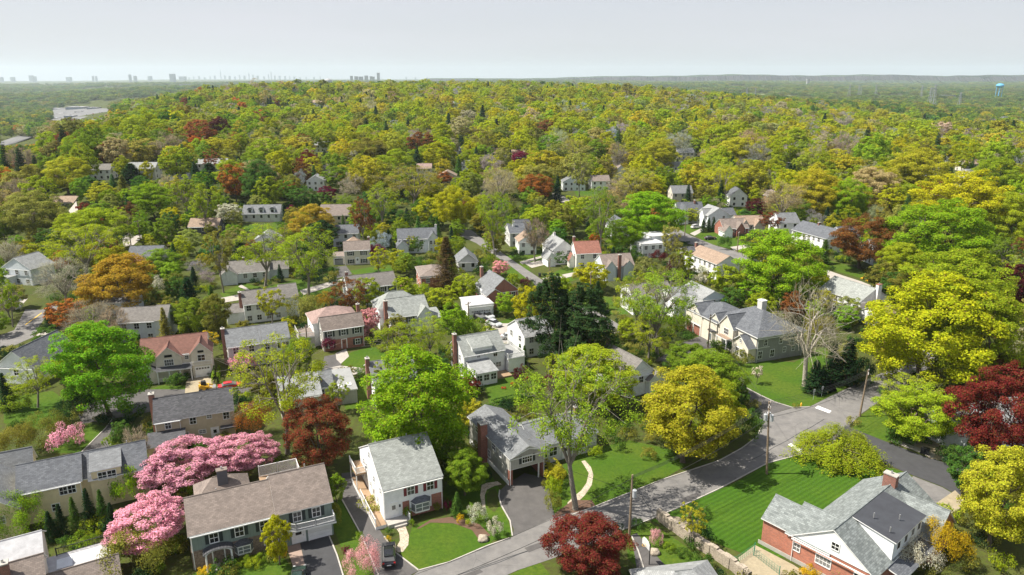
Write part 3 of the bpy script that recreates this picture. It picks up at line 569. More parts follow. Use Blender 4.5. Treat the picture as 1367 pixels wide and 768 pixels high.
# shed dormer on the right slope
def dorm(m):
    x0,x1,y0,y1=9.85,14.9,4.2,12.4
    m.poly([(x0,y0,6.65),(x1,y0,3.3),(x1,y0,6.0)],'w_white'); m.poly([(x0,y1,6.65),(x1,y1,6.0),(x1,y1,3.3)],'w_white'); m.poly([(x1,y0,3.3),(x1,y1,3.3),(x1,y1,6.0),(x1,y0,6.0)],'w_lblue')
d=h.add('dormer',dorm)
h.add('dormer_roof',lambda m:m.hexa([(9.75,4.0,6.93),(15.2,4.0,6.03),(15.2,12.6,6.03),(9.75,12.6,6.93),(9.75,4.0,7.05),(15.2,4.0,6.15),(15.2,12.6,6.15),(9.75,12.6,7.05)],'trim',top='flat_roof_dark'),d)
for y in(5.6,7.6,9.6,11.4): h.add('window',lambda m:(m.box(14.9,14.96,y-.45,y+.45,4.5,5.6,'trim'),m.box(14.961,14.97,y-.37,y+.37,4.6,5.5,'glass')),d)
h.block('r',9.9,16.6,12.5,18.6,3.3,'gx',6.2,oh=.3); h.add('porch_roof',lambda m:m.hexa([(14.6,3.0,3.15),(17.0,3.0,2.6),(17.0,12.4,2.6),(14.6,12.4,3.15),(14.6,3.0,3.3),(17.0,3.0,2.75),(17.0,12.4,2.75),(14.6,12.4,3.3)],'trim',top='r_slate'))
h.vent(11.6,6.0,7.2); h.vent(13.6,8.5,6.9); h.vent(13.9,5.2,6.8); h.done()

# H5 large grey house with hipped dark roof
h=House('large_grey_house','large slate grey house with dark hipped roof, tall chimney and red garage doors','large grey house',(1011.7,451.3),5.6,21,'w_dgrey','r_slate')
h.block('m',0,12.2,0,15,5.6,'hip',9.3,oh=.5); h.block('g',-1.2,9.5,12,24,5.0,'hip',7.6,oh=.4)
h.block('f1',-1.4,3.5,17.5,23.5,4.9,'gx',7.2,wm='w_cream',og=.3); h.block('f2',-1.9,3,.3,5.6,3.4,'gx',5.4,wm='w_cream',og=.35)
h.block('f3',-1.0,4,11.4,14.9,5.3,'gx',7.0,wm='w_cream'); h.block('f4',-1.1,4.5,6.6,11.2,5.5,'gx',7.9,wm='w_cream')
h.add('front_wall',lambda m:(m.box(-.1,-.01,.1,15,-1,5.5,'w_cream'),m.box(-1.3,-1.21,12,24,-1,4.9,'w_cream')))
for u in(1.6,4.4): h.garage('f1','L',u,2.4,2.3,.05,m='garage_red' if 'garage_red' in MATS else 'brick_red')
for u in(2.2,6.2,9.2): h.win('m','F',u,4.2,.8,1.3,off=.0)
h.win('m','F',11.2,4.2,.7,1.2); h.win('m','F',1.0,1.6,1.0,1.6); h.win('m','F',4.2,1.6,1.0,1.6); h.win('m','F',7.4,2.0,.7,1.1); h.win('m','F',9.8,2.0,.7,1.1)
h.wins('f2','L',(1.8,3.5),1.6,1.1,1.7); h.win('f2','L',2.65,4.2,.6,.7); h.win('f3','L',1.75,4.1,1.4,1.3); h.win('f4','L',2.3,4.2,1.5,1.3); h.win('f1','L',3.0,5.2,.7,1.0)
def bay2(m): m.prism([(-1.0,12),(-2.0,12.6),(-2.0,14),(-1.0,14.6)][::-1],0,2.9,'w_cream')
b=h.add('bay_window',bay2); h.add('bay_roof',lambda m:m.prism([(-.9,11.8),(-2.2,12.5),(-2.2,14.1),(-.9,14.8)][::-1],2.91,3.15,'r_dark'),b); h.add('pane',lambda m:(m.box(-2.03,-2.005,12.8,13.8,.8,2.4,'curtain_glass')),b)
h.add('porch_roof',lambda m:m.box(-2.6,-1.0,6.8,10.6,2.9,3.15,'trim',top='r_tan')); h.door('f4','L',2.3,1.3,2.2,.2)
for y in(7.0,10.4): h.add('column',lambda m:m.box(-2.5,-2.25,y-.12,y+.12,-.3,2.9,'trim'))
h.chim(6.5,7.2,5.2,11.0,1.3,1.5,'w_lgrey','trim'); h.vent(4.0,3.5,7.9); h.done()

# H6 yellow house, lower left
h=House('yellow_house','pale yellow house with grey roofs, wide shed dormer and paired windows','pale yellow house',(23,658.5),5.0,27,'w_yellow','r_slate')
h.block('m',0,7.3,0,7.0,5.0,'gx',7.2); h.block('d',6.9,8.6,.9,8,4.7,'gx',6.8); h.block('r',8.3,15.4,.3,7.6,4.6,'gx',7.0,rm='r_slate')
h.block('x',-6.4,.2,-2.6,6.5,4.2,'gy',6.9,rm='r_grey'); h.block('y',-4.5,.8,7.6,11.5,4.4,'gx',6.8,rm='r_grey')
h.add('dormer',lambda m:(m.box(8.6,12.2,.1,3.6,4.5,5.75,'w_yellow'),m.hexa([(8.4,-.1,5.75),(12.4,-.1,5.75),(12.4,4.2,6.95),(8.4,4.2,6.95),(8.4,-.1,5.9),(12.4,-.1,5.9),(12.4,4.2,7.1),(8.4,4.2,7.1)],'trim',top='r_grey')))
for u in(5.1,6.1): h.win('m','F',u,3.9,.85,1.1)
h.win('m','F',3.9,1.7,.85,1.0); h.win('r','F',1.6,4.85,1.0,1.1,off=.22); h.win('r','F',2.75,4.85,1.0,1.1,off=.22); h.win('x','F',4.6,3.0,.9,1.0); h.vent(13.2,4.1,7.2); h.done()
# H7 bottom-left brown roof with white flat section
h=House('corner_house','brown roofed house with a white roofed wing, brick chimney and white sun deck','brown roofed corner house',(12,790),5.2,31,'w_cream','r_brown')
h.block('m',-8,3.2,0,5,5.0,'gx',7.0,og=.2); h.block('u',-8,3.0,2.9,10,5.4,'gx',7.6,rm='r_white'); h.block('r',3.2,10.2,.2,4.2,3.0,'gx',4.4)
h.block('w',3.1,9.4,4.2,7.6,3.0,'flat',rm='r_white',wm='w_white'); h.rail([(4,7.6),(9.3,7.6),(9.3,4.4)],3.22,1.0,m='black',step=.5)
h.add('sun_deck_box',lambda m:m.box(4.0,5.6,4.6,6.6,3.23,3.3,'w_lblue')); h.chim(-.2,1.4,5,7.9,.9,.9); h.vent(-4,3.6,6.9); h.done()
# H8 tan house with dark roof
h=House('tan_house','tan sided house with charcoal roof and brick end chimney behind the pink cherries','tan house with charcoal roof',(206,563),5.0,22,'w_tan','r_dark')
h.block('m',0,3.8,-.2,7.5,4.9,'gx',7.2,rp=4.1); h.block('m2',3.8,11.8,0,7.5,5.0,'gx',7.3); h.block('p',-1.0,4.2,-4.2,-.2,2.6,'shed',3.1)
h.win('m','F',1.9,4.1,.8,1.2); h.win('m2','F',1.8,4.1,.9,1.1); h.win('m2','F',4.3,4.4,.7,.6); h.win('m2','F',6.9 if False else 6.3,4.1,.01,.01) if False else h.win('m2','F',6.9,4.1,.9,1.2)
h.win('m2','F',3.0,1.9,1.0,.6); h.door('m2','F',4.9,1.0,2.0,.2); h.win('m2','F',.6,1.9,.6,.6); h.add('awning',lambda m:m.box(9.6,12,-1.2,-.02,2.2,2.4,'r_dark'))
h.win('p','F',3.2,1.6,.9,1.0); h.win('p','F',1.5,1.6,.9,1.0); h.chim(-.4,4.4,-.5,8.0,.8,1.0); h.vent(7.0,2.6,6.6); h.vent(8.9,4.9,7.0); h.done()
# H9 cream with red-brown roof, two gables
h=House('cream_house','cream house with red-brown roof, two white trimmed front gables and arched windows','cream house with red-brown roof',(187,478),5.2,20,'w_cream','r_redbrown')
h.block('m',0,12.2,0,8,5.2,'gx',7.6,og=.15); h.block('a',2.8,7.4,-1.0,4,5.0,'gy',7.0); h.block('b',9.2,12.9,-1.2,4,5.3,'gy',7.3); h.block('c',-.9,2.7,-1.6,1,2.6,'gy',3.9,rm='r_dark')
h.win('a','F',2.3,3.9,1.6,1.2); h.add('arched_window',lambda m:m.prism([(0,0)]*3,0,0,'glass') if False else m.box(4.4,5.8,-1.06,-1.003,5.0,5.5,'glass')); h.win('b','F',1.85,4.2,1.3,1.2); h.add('upper_window',lambda m:m.box(10.5,11.6,-1.26,-1.203,5.3,5.75,'glass'))
h.win('m','F',8.3,4.2,.6,.7); h.win('m','F',1.6,4.2,.6,.7); h.garage('b','F',1.85,2.6,2.1,.1); h.win('c','F',1.8,1.4,1.0,1.2)
h.add('porch_roof',lambda m:m.hexa([(2.7,-2.2,2.5),(9.2,-2.2,2.5),(9.2,-.02,3.1),(2.7,-.02,3.1),(2.7,-2.2,2.65),(9.2,-2.2,2.65),(9.2,-.9,3.2),(2.7,-.9,3.2)],'trim',top='r_dark'))
for x in(2.9,5,7,9): h.add('column',lambda m:m.box(x-.1,x+.1,-2.1,-1.9,0,2.5,'trim'))
h.rail([(2.9,-2.0),(5,-2.0),(7,-2.0)],.3,.8); h.rail([(9.2,-1.35),(12.9,-1.35)],2.7,.8); h.done()

def simple(name,label,ref,A,ze,ang,wall,roof,W,D,zr,kind='gx',nf=3,nl=2,nr=0,fl=2,shut=None,blocks=(),chim=None,gar=None,door=None,low=None,far=False,cat='house',group=None,rp=None):
    h=House(name,label,ref,A,ze,ang,wall,roof,cat,group); h.block('m',0,W,0,D,ze,kind,zr,rp=rp)
    if low: h.add('brick_wall',lambda m:m.box(-.05,W+.05,-.06,-.004,-1,2.5,low))
    zs=[ze-1.15]+([ze-3.75] if fl>1 else [])
    for i,z in enumerate(zs):
        for face,n,L in(('F',nf,W),('L',nl,D),('R',nr,D)):
            us=[L*(j+.5)/n for j in range(n)] if n else []
            if i==1 and door is not None and face=='F': us=[u for u in us if abs(u-door)>1.1]
            if i==1 and gar and face==gar[0]: us=[u for u in us if abs(u-gar[1])>2.2]
            if far: h.sw('m',face,us,z)
            else: h.wins('m',face,us,z,1.0,1.25,shut=shut if face=='F' else None,off=.06 if (low and i==1 and face=='F') else 0)
    if door is not None: h.door('m','F',door)
    if gar: h.garage('m',*gar)
    for b in blocks: h.block(*b[:-1],**b[-1]) if isinstance(b[-1],dict) else h.block(*b)
    for c in (chim or ()): h.chim(*c)
    h.done(); return h
S=simple
h=S('white_house','long white house with dark brown roof and tall brick chimney on its shed wing','long white house with brown roof',(325,406.5),5,24,'w_white','r_mid',9.0,7.5,7.2,nf=4,nl=0,gar=None,blocks=[('r',9,13,.6,7.8,5.4,'gx',7.7),('l',-4,0,1,6.5,2.9,'gx',4.2)],chim=[(-.5,2.5,0,7.4)])
h=S('grey_house','light grey house with plain grey roof, brick end chimney and white upper bay','light grey house with end chimney',(303.5,463),5,24,'w_lgrey','r_grey',12.3,8,7.3,nf=4,nl=2,chim=[(-.5,3.5,0,7.8)],blocks=[('b',9.6,12.2,-.7,2,5.3,'flat',None,2.8,'trim')])
for k in(0,1,2): h.win('b','F',.45+.85*k,4.0,.6,1.2,mun=False)
h=S('colonial_house','grey and brick colonial with white door, black shutters and pinkish brown roof','grey and brick colonial',(430.5,441),5.1,25,'w_grey','r_brown',9.0,4.6,7.2,nf=3,nl=1,shut='shutter_black',door=4.5,low='brick_red',blocks=[('r',-1.2,8.9,4.6,12.5,5.2,'hip',7.6,-1.5,'w_white','r_pink'),('d',-4.6,-1.3,3,9,2.8,'flat',None)],chim=[(9.2,5.5,4,8.2,.7,.7)])
h.rail([(-4.6,3),(-1.3,3)],3.03); h.rail([(-4.6,9),(-4.6,3)],3.03)
h=S('white_house','white house with sage grey gambrel style roof and brick chimney on its side wall','white house with side brick chimney',(521,424),4.9,25,'w_white','r_sage',9.5,6,7.9,nf=3,nl=2,rp=4.4,shut='shutter_black',blocks=[('r',-1,9.2,6,12.6,5.2,'hip',8.2),('g',6.6,9.9,-.8,3,4.7,'gy',6.6),('e',9.5,13,1.5,6,2.8,'shed',3.8)],chim=[(-.4,2.2,0,8.3,.8,.9)])
h=S('white_house','white house with brown roof, centre gable and dark shutters behind the copper tree','white house with centre gable',(464.5,386),5,24,'w_white','r_mid',13,7.5,7.4,nf=5,nl=1,shut='shutter_black',blocks=[('g',5,8,-.8,3,4.8,'gy',6.6)],chim=[(1.0,6,6,8)])
h=S('ranch_house','low white ranch with grey roof, front gable and small chimney','low ranch with grey roof',(294,366),3.2,18,'w_lblue','r_mid',13.5,9,5.6,nf=5,nl=1,fl=1,blocks=[('g',.2,4.6,-1.5,4,3.1,'gy',4.7),('r',13.5,19,2,8,2.9,'gx',4.6)],chim=[(6.5,5,4.6,6.4)])
h=S('cream_house','small cream colonial with tan roof, grey shutters and a grey garage door','cream colonial with tan roof',(459,334.5),4.9,12,'w_cream','r_brown',8.2,5.6,7.1,nf=2,nl=1,door=4.1,shut='shutter_black',blocks=[('r',.2,6,5.6,11,4.9,'hip',7.5,-1.5,'w_cream','r_tan'),('g',-3.6,0,.8,7,2.7,'flat',None)],gar=None,chim=[(8.0,4,6,8)]); h.garage('g','F',1.8,2.6,2.1,m='w_dgrey')
h=S('brick_house','small orange brick house with brown hip roof beside a dark spruce','orange brick house beside spruce',(561.6,370),4.8,14,'w_brickb','r_brown',8,11,6.4,kind='hip',nf=2,nl=3,shut=None)
h=S('grey_house','long grey-green house with dark grey roof, two front gables and porch','grey-green house with two gables',(531,319.5),5.1,10,'w_lblue','r_slate',13,8,7.8,nf=4,nl=1,shut=None,door=8,blocks=[('a',-.4,3.4,-3.5,3,3.2,'gy',5),('b',10.3,13.6,-1.6,3,5.2,'gy',7.2)],chim=[(13.4,5,5,8.6,.7,.7,'trim')]); h.wins('b','F',(.9,2.2),3.9,.7,1.2); h.wins('b','F',(.9,2.2),1.3,.7,1.2)
h=S('grey_house','grey house with slate roof, skylights and white chimney','grey house with skylights',(680.6,311),5,12,'w_lgrey','r_slate',6,9,7.4,nf=2,nl=3,blocks=[('r',3,9,5,11,5,'gx',8)],chim=[(2,3,6,8.4,.7,.7,'trim')])
h=S('white_house','white house with pale grey roof, row of dormer windows and side garage wing','white house with pale grey roof',(739,334),5,18,'w_white','r_lgrey',7,10,7.8,kind='gy',nf=2,nl=4,blocks=[('g',-2.6,0,-1.8,3.5,3,'gy',4.8)],chim=[(3.5,8.5,7,8.7,.7,.7,'trim')])
h=S('stucco_house','cream stucco house with red-orange tile roof and steep entry gable','cream stucco house with red roof',(769.5,338.5),5,10,'w_stucco','r_red',8,7.5,7.9,nf=2,nl=2,blocks=[('e',-1.8,0,1.5,4,2.6,'gy',4.4)],chim=[(.7,6,6,9)])
h=S('blue_house','blue-grey house with brown roof and tall brick chimney on its front','blue-grey house with front chimney',(806,356),4.4,12,'w_blue','r_brown',9.5,8,7,nf=2,nl=1,blocks=[('a',.6,3.6,-.8,3,4.2,'gy',6),('b',6,9.2,-.8,3,4.2,'gy',6)],chim=[(4.7,-.5,0,7.8,.9,.7)])
h=S('white_house','white flat roofed house with two stepped blocks and black window bands','white flat roofed house',(858,327),4.6,18,'w_white','r_white',8,9,5,kind='flat',nf=3,nl=3,blocks=[('b',6.5,14,6,13,5.6,'flat',None)])
h=S('white_house','long white house with tan roof and small dark roofed tower end','long white house with tan roof',(957.7,353),5,20,'w_white','r_tan',8,15,7.1,kind='gy',nf=0,nl=6,blocks=[('t',-.8,4,14,19,5.8,'hip',6.6,-1.5,'w_white','r_dark')],chim=[(4,17,6,7.6)])
h=S('tudor_house','white tudor house with steep front gable and dark grey roof','white tudor with steep gable',(905,282.5),5,6,'w_white','r_slate',11,7,8.2,nf=3,nl=1,blocks=[('g',.4,4,-2,3,4.6,'gy',8)],chim=[(8,3,6,9)])
h=S('white_house','white house with light grey roof and round arched upper window beside the tudor','white house with arched window',(946,288),5.1,14,'w_lblue','r_lgrey',9,9,7.9,kind='gy',nf=2,nl=3,blocks=[('g',-1,3,2,5.5,5,'gx',7.2,-1.5,'w_white'),('r',9,14,3,9,4.4,'gx',6.6,-1.5,'w_white','r_slate')])
h=S('brick_house','pinkish brick cottage with brown roof and white entry gable behind green lawn','pink brick cottage',(966,305),3.2,8,'w_brick','r_brown',10,8,6,nf=3,nl=1,fl=1,blocks=[('g',-.5,2.6,-2.5,3,2.6,'gy',4.6,-1.5,'w_white'),('h',5,8,-1,3,3.2,'gy',5.4)])
h=S('tan_house','tan stone cottage with brown roof and two gables behind a dead ivy-clad trunk','tan stone cottage',(985,300),3.8,6,'w_cream','r_tan',11,8,6.4,nf=3,nl=1,fl=1,blocks=[('g',1,4,-1.4,3,3.6,'gy',5.8),('h',6.5,9.5,-1.4,3,3.6,'gy',5.8)])
h=S('white_house','large white house with slate grey roof and small brick ridge chimney beside copper beech','large white house beside copper beech',(1104,319),5.2,20,'w_white','r_slate',9,17,8,kind='gy',nf=2,nl=7,blocks=[('r',9,17,2,9,5,'gx',7.6,-1.5,'w_lblue')],chim=[(4.5,9,7,8.8,1,.6)])
h=S('white_house','white house with tan-grey roof and brick topped white end chimney','white house with white end chimney',(1148.5,403),5.3,24,'w_white','r_sage',9.5,12.5,8,kind='gy',nf=2,nl=6,blocks=[('a',.6,7,-4.6,0,3.0,'gx',4.4,-1.5,'w_white','r_tan')],chim=[(5.2,-.45,0,9.2,1.2,.8,'trim','brick_red')])
h=House('white_house','white house with roof dormer, front sunroom and railed flat garage roof','white house with railed garage roof',(619,475),5,26,'w_white','r_sage')
h.block('m',0,9,0,7.2,5,'gx',7.7); h.block('w',.6,5.2,-4.6,0,2.7,'shed',3.5,rm='r_lgrey'); h.block('g',9.3,13,-1.2,6.2,2.9,'flat',rm='w_dgrey')
h.add('dormer',lambda m:(m.box(2.0,6.3,.25,3.6,4.9,6.0,'w_white'),m.hexa([(1.8,0,6.0),(6.5,0,6.0),(6.5,3.6,7.5),(1.8,3.6,7.5),(1.8,0,6.14),(6.5,0,6.14),(6.5,3.6,7.64),(1.8,3.6,7.64)],'trim',top='r_sage')))
h.win('m','F',3.2,4.5,.6,.8); h.win('m','F',6.9,4.3,.8,1.2); h.wins('m','F',(6.2,7.6),1.8,1.1,1.0); h.wins('w','F',(.8,2.3,3.8),1.6,1.1,1.2); h.rail([(9.3,6.2),(9.3,-1.2),(13,-1.2),(13,6.2),(9.3,6.2)],3.13,1.0)
h.chim(-.5,3.6,0,8.4); h.add('patio_deck',lambda m:m.box(5.3,9.2,-3.2,-.1,-.2,.35,'wood')); h.wins('m','L',(2,5),3.9,.7,1.2); h.done()
h=S('brick_house','dark red brick house with grey gable roof and white side panels above a hedge','red brick gabled house',(653.4,391.5),4.6,25,'w_brick','r_grey',8.2,9.5,7.9,kind='gy',nf=3,nl=0,door=2.2,blocks=[('e',-.9,3.4,-.7,3,4.2,'gy',5.6)],chim=[(2,10,6,9)])
h.add('side_panel',lambda m:m.box(-.5,-.01,4,8.8,2.6,4.4,'w_white'))
g=House('garage','flat roofed white double garage beside the red brick gabled house','white double garage',(625,409.5),3.5,20,'w_white','r_white'); g.block('m',0,6.6,0,7.5,3.5,'flat'); g.garage('m','F',3.3,5,2.2,glass=True); g.done()
S('white_house','white two storey house half hidden behind the big pine','white house behind big pine',(700,449),5,27,'w_white','r_lgrey',7,8,7.4,nf=2,nl=2)
h=S('white_house','small white cape with grey-brown roof and brick chimney behind the golden tree','white cape behind golden tree',(838,504),4.3,30,'w_white','r_mid',6.5,10.5,7,kind='gy',nf=1,nl=3,fl=1,blocks=[('s',4.5,8.5,-1,5,3,'gy',4.4)],chim=[(3.4,10.5,5,8.2,.7,.7)])
S('blue_house','pale blue house with light metal-grey roof and white front gables','pale blue house',(937,400),4.9,20,'w_blue','r_lgrey',7,10,6.6,kind='gy',nf=1,nl=3,blocks=[('a',-3.5,0,-3,2,3.6,'gy',5.6,-1.5,'w_white'),('b',-6.5,0,2,9,5,'gx',7,-1.5,'w_white')])
S('white_house','white house with brown roof seen through bare branching yellow-green trees','white house behind sparse trees',(846,396),5,15,'w_white','r_mid',11,8,7,nf=4,nl=2)
S('blue_house','pale blue gabled house with grey roof and small black windows','pale blue gabled house',(3,357),4.9,-14,'w_lblue','r_lgrey',10,8,7.9,kind='gy',nf=3,nl=0,blocks=[('p',1,4.5,-3,0,2.6,'flat',None)])
S('white_house','white cottage with mossy dark grey roof between shrubs and a road','white cottage with mossy roof',(-6,489),3.6,-6,'w_white','r_slate',8.5,12,6.8,kind='gy',nf=1,nl=0,fl=1)
S('white_house','bluish white house with grey roof, small rear windows and stepped dormer wall','bluish white house',(156,430.5),5,10,'w_lblue','r_mid',8,7,7.2,nf=3,nl=0,blocks=[('r',8,10.6,-.5,7,5.2,'gx',7.5)])
h=S('garage','sage sided garage with grey gable roof and flat roofed extension with skylights','sage garage with flat extension',(412,519),2.8,20,'w_grey','r_grey',4.4,6.5,4.6,nf=1,nl=0,fl=1,blocks=[('f',4.4,8.4,-3,7.5,2.6,'flat',None,-1.5,'w_grey','w_dgrey')],cat='garage'); h.add('skylight',lambda m:(m.box(5.0,5.9,-1.6,-.4,2.83,2.95,'trim'),m.box(6.8,7.7,-1.2,0,2.83,2.95,'trim')))
S('cream_house','cream house with pale worn roof beneath a thin yellow-green tree','cream house with pale roof',(374,534),3.8,22,'w_cream','r_lgrey',7,10,6,nf=2,nl=1,fl=1)
S('ranch_house','grey hip roofed house peeking in at the bottom edge by the basketball hoop','hip roofed house by basketball hoop',(874,822),3.2,10,'w_lgrey','r_lgrey',9,7,5.6,kind='hip',nf=2,nl=1,fl=1)
S('grey_house','grey roofed white house hidden behind the big bright maple','house behind the bright maple',(500,512),4.6,22,'w_white','r_grey',8,9,7,nf=2,nl=2,chim=[(-.4,4,0,8)])
S('grey_house','small house with grey roof under a tall thin tree left of the drive','small grey roofed house',(170,343),3.4,8,'w_lgrey','r_slate',10,8,5.8,nf=2,nl=0,fl=1,far=True)
S('white_house','white house half hidden behind the gold-orange tree','white house behind gold-orange tree',(124,404),4.8,6,'w_lblue','r_slate',9,7,7,nf=3,nl=0)
S('estate_house','broad pale house with long grey roof behind the dark red trees','broad pale house behind red trees',(1292,584),3.6,18,'w_lblue','r_lgrey',16,9,6.2,nf=5,nl=1,fl=1)
FARH=[ # label,ref,A,ze,ang,wall,roof,W,D,zr,kind
('white house with brown roof alone in the woods, its dark garage open','white house in the woods',(113,227),5,6,'w_white','r_mid',12,8,7.4,'gx'),
('cape house with grey roof and three small round-topped dormers','cape with three dormers',(323.5,286),3.2,6,'w_lgrey','r_grey',15,8,6.2,'gx'),
('dark walled low house with tan roof under thin golden trees','dark house with tan roof',(251,303),3.4,4,'w_dark','r_tan',11,8,5.8,'gx'),
('pale house with light grey roof below three dark plum trees','pale house below plum trees',(411,194),4.5,4,'w_white','r_lgrey',18,9,7,'gx'),
('large house with plain brown roof facing the woods','house with big brown roof',(427,288),4.5,6,'w_tan','r_brown',12,10,8,'gx'),
('white gabled cottage beneath a round dark red tree','white cottage beneath red tree',(409,242),4.8,8,'w_white','r_lgrey',9,9,7.4,'gy'),
('white house with brown roof and white chimney standing on a green clearing','white house on green clearing',(790,242),5,6,'w_white','r_brown',10,8,7.5,'gx'),
('white gable with brick base and brown roof behind sparse trees','white gable with brick base',(820,229),4.6,4,'w_white','r_brown',8,10,8,'gy'),
('pale white house at the edge of the tan tree belt','pale house at tan belt',(644,191),4.6,0,'w_white','r_lgrey',12,8,7.4,'gy'),
('house with tan roof beside a conifer and red maple','tan roofed house by conifer',(656,204),3.4,2,'w_cream','r_tan',13,8,6,'gx'),
('house with faded tan roof rising over the bright red maple','tan roofed house over red maple',(683,206),3.8,2,'w_cream','r_tan',14,8,6.6,'gx'),
('low white house with pale roof and brick chimney under yellow crowns','low white house under yellow crowns',(886,223),3.4,4,'w_white','r_lgrey',16,9,6,'gx'),
('cream and white house with dark chimney among evergreens','house with dark chimney',(905,204),4.8,4,'w_cream','r_grey',12,9,7.6,'gx'),
('white house with blue-grey roof next to the dark chimney house','white house with blue-grey roof',(921,200),5,4,'w_white','r_slate',10,8,8,'gx'),
('small white house glimpsed through tan leafless crowns','white house in tan crowns',(1044,217),3.8,0,'w_white','r_lgrey',9,7,6,'gx'),
('pinkish house glimpsed among sparse trees below the conifer','pinkish house below conifer',(1026,262),4.4,6,'w_brick','r_brown',7,7,6.6,'gy'),
('blue-grey roofed white house at the right hand wood edge','blue roofed white house',(1266,211),4.8,8,'w_white','r_slate',10,9,7.4,'gx'),
('cream house with white gables beside the blue roofed one','cream house with gables',(1288,219),4.6,6,'w_cream','r_tan',12,8,7,'gx'),
('long grey roofed building beside a parking area','long grey roofed building',(1296,232),3.4,10,'w_lgrey','r_grey',18,9,5.4,'gx'),
('white house with grey roof at the edge of the frame','white house at frame edge',(1353,214),5,6,'w_white','r_grey',12,9,7.6,'gx'),
('white end wall with dark windows behind yellow crowns','white wall behind yellow crowns',(1239,230),4.6,0,'w_white','r_slate',8,8,7,'gx'),
('low house with long slate roof among yellow-green crowns','low slate roofed house',(520,203),3.2,2,'w_white','r_slate',18,8,5.6,'gx'),
('white house with slate roof right of the round bright tree','slate house by bright tree',(600,203),3.8,2,'w_white','r_slate',12,8,7,'gx'),
('small white house beside bare trees','small white house by bare trees',(616,221),4.4,0,'w_white','r_lgrey',9,8,7,'gx'),
('cream walled house with pinkish roof between olive crowns','cream house with pinkish roof',(556,225),3.6,2,'w_cream','r_pink',9,8,6,'gx'),
('orange-tan gable showing above a low orange tree','orange-tan gabled house',(585,235),4.4,2,'w_tan','r_tan',10,8,7,'gy'),
('grey-white house half lost behind dark spruces','house behind dark spruces',(168,226),4.8,4,'w_lgrey','r_lgrey',14,9,7.6,'gx'),
('white roofed house behind dark spreading evergreens','white roofed house by evergreens',(262,219),3.6,2,'w_white','r_lgrey',16,9,6,'gx'),
('low house with pinkish tan roof by a white blossom tree','low house by white blossom',(61,271),3.0,2,'w_cream','r_tan',12,9,5.2,'gx'),
('small grey outbuilding between shrubs and a yellow tree','small grey outbuilding',(226,233),3.2,2,'w_white','r_grey',8,6,5,'gx'),
('small white house behind the round street tree','small white house by street tree',(693,323),4.6,10,'w_white','r_tan',6,7,6.8,'gy'),
('small brown roofed house tucked right of the dark spruce','small house by dark spruce',(612,350),3.2,10,'w_lgrey','r_grey',6,9,5.6,'gy'),
('white house with slate roof behind the bright green trees','white house behind bright trees',(817,303),4.6,10,'w_white','r_slate',7,8,7.4,'gy'),
('pale house with blue-grey roof right of the copper beech','pale house right of copper beech',(1168,335),4.8,6,'w_lblue','r_slate',11,8,7.6,'gx'),
('grey house behind thin trees by the curved road','grey house by curved road',(752,243),4.8,4,'w_lblue','r_grey',12,8,8,'gy'),
('white gable standing between tall yellow-green trees','white gable between yellow-green trees',(975,262),5,0,'w_white','r_slate',8,8,8.4,'gy'),
('cream cottage with dark roof under the golden broad tree','cream cottage under golden tree',(898,258),4.6,4,'w_cream','r_grey',10,8,7.6,'gx'),
('white house showing beside the light green street trees','white house by light street trees',(1042,298),4.8,8,'w_white','r_grey',8,9,7.8,'gx'),
('pale blue house front between dark trees above the cream colonial','pale blue front above colonial',(444,312),4.8,8,'w_lblue','r_slate',9,8,7,'gx'),
('white sided house under sparse trees behind the ranch','white sided house behind ranch',(338,322),4.6,8,'w_white','r_sage',8,8,7,'gy'),
('small stone coloured house right of the ochre trees','small stone coloured house',(640,252),4.2,2,'w_tan','r_tan',5,8,7.6,'gy'),
('large hazy house on the far wooded ridge','large house on far ridge',(410,137),6,0,'w_white','r_tan',26,12,9,'gx'),
('pale house just under the ridge line in the middle woods','pale house under ridge line',(599,139),6,0,'w_lblue','r_lgrey',20,10,9,'gx'),
('small grey house high in the left woods','small grey house high in woods',(340,138),5,0,'w_white','r_grey',16,10,8,'gx'),
('second grey house high in the left woods with a wider roof','wider grey house high in woods',(363,139),5,0,'w_white','r_grey',20,10,8,'gx'),
]
for (lb,ref,A,ze,ang,wa,ro,W_,D_,zr,k) in FARH:
    h=S('house',lb,ref,A,ze,ang,wa,ro,W_,D_,zr,kind=k,nf=max(2,int(W_/3)),nl=2 if A[0]>683 else 0,nr=2 if A[0]<500 else 0,far=True,fl=2 if ze>4 else 1)
    if 'dormers' in ref:
        for x in(3,7.5,12):
            h.add('dormer',lambda m:(m.box(x-1,x+1,.5,3.2,3.2,5.0,'w_white'),m.hexa([(x-1.2,.3,5.0),(x+1.2,.3,5.0),(x+1.2,3.4,5.0),(x-1.2,3.4,5.0),(x-.3,.3,5.8),(x+.3,.3,5.8),(x+.3,3.4,5.8),(x-.3,3.4,5.8)],'r_grey'),m.box(x-.55,x+.55,.44,.49,3.7,4.8,'glass')))
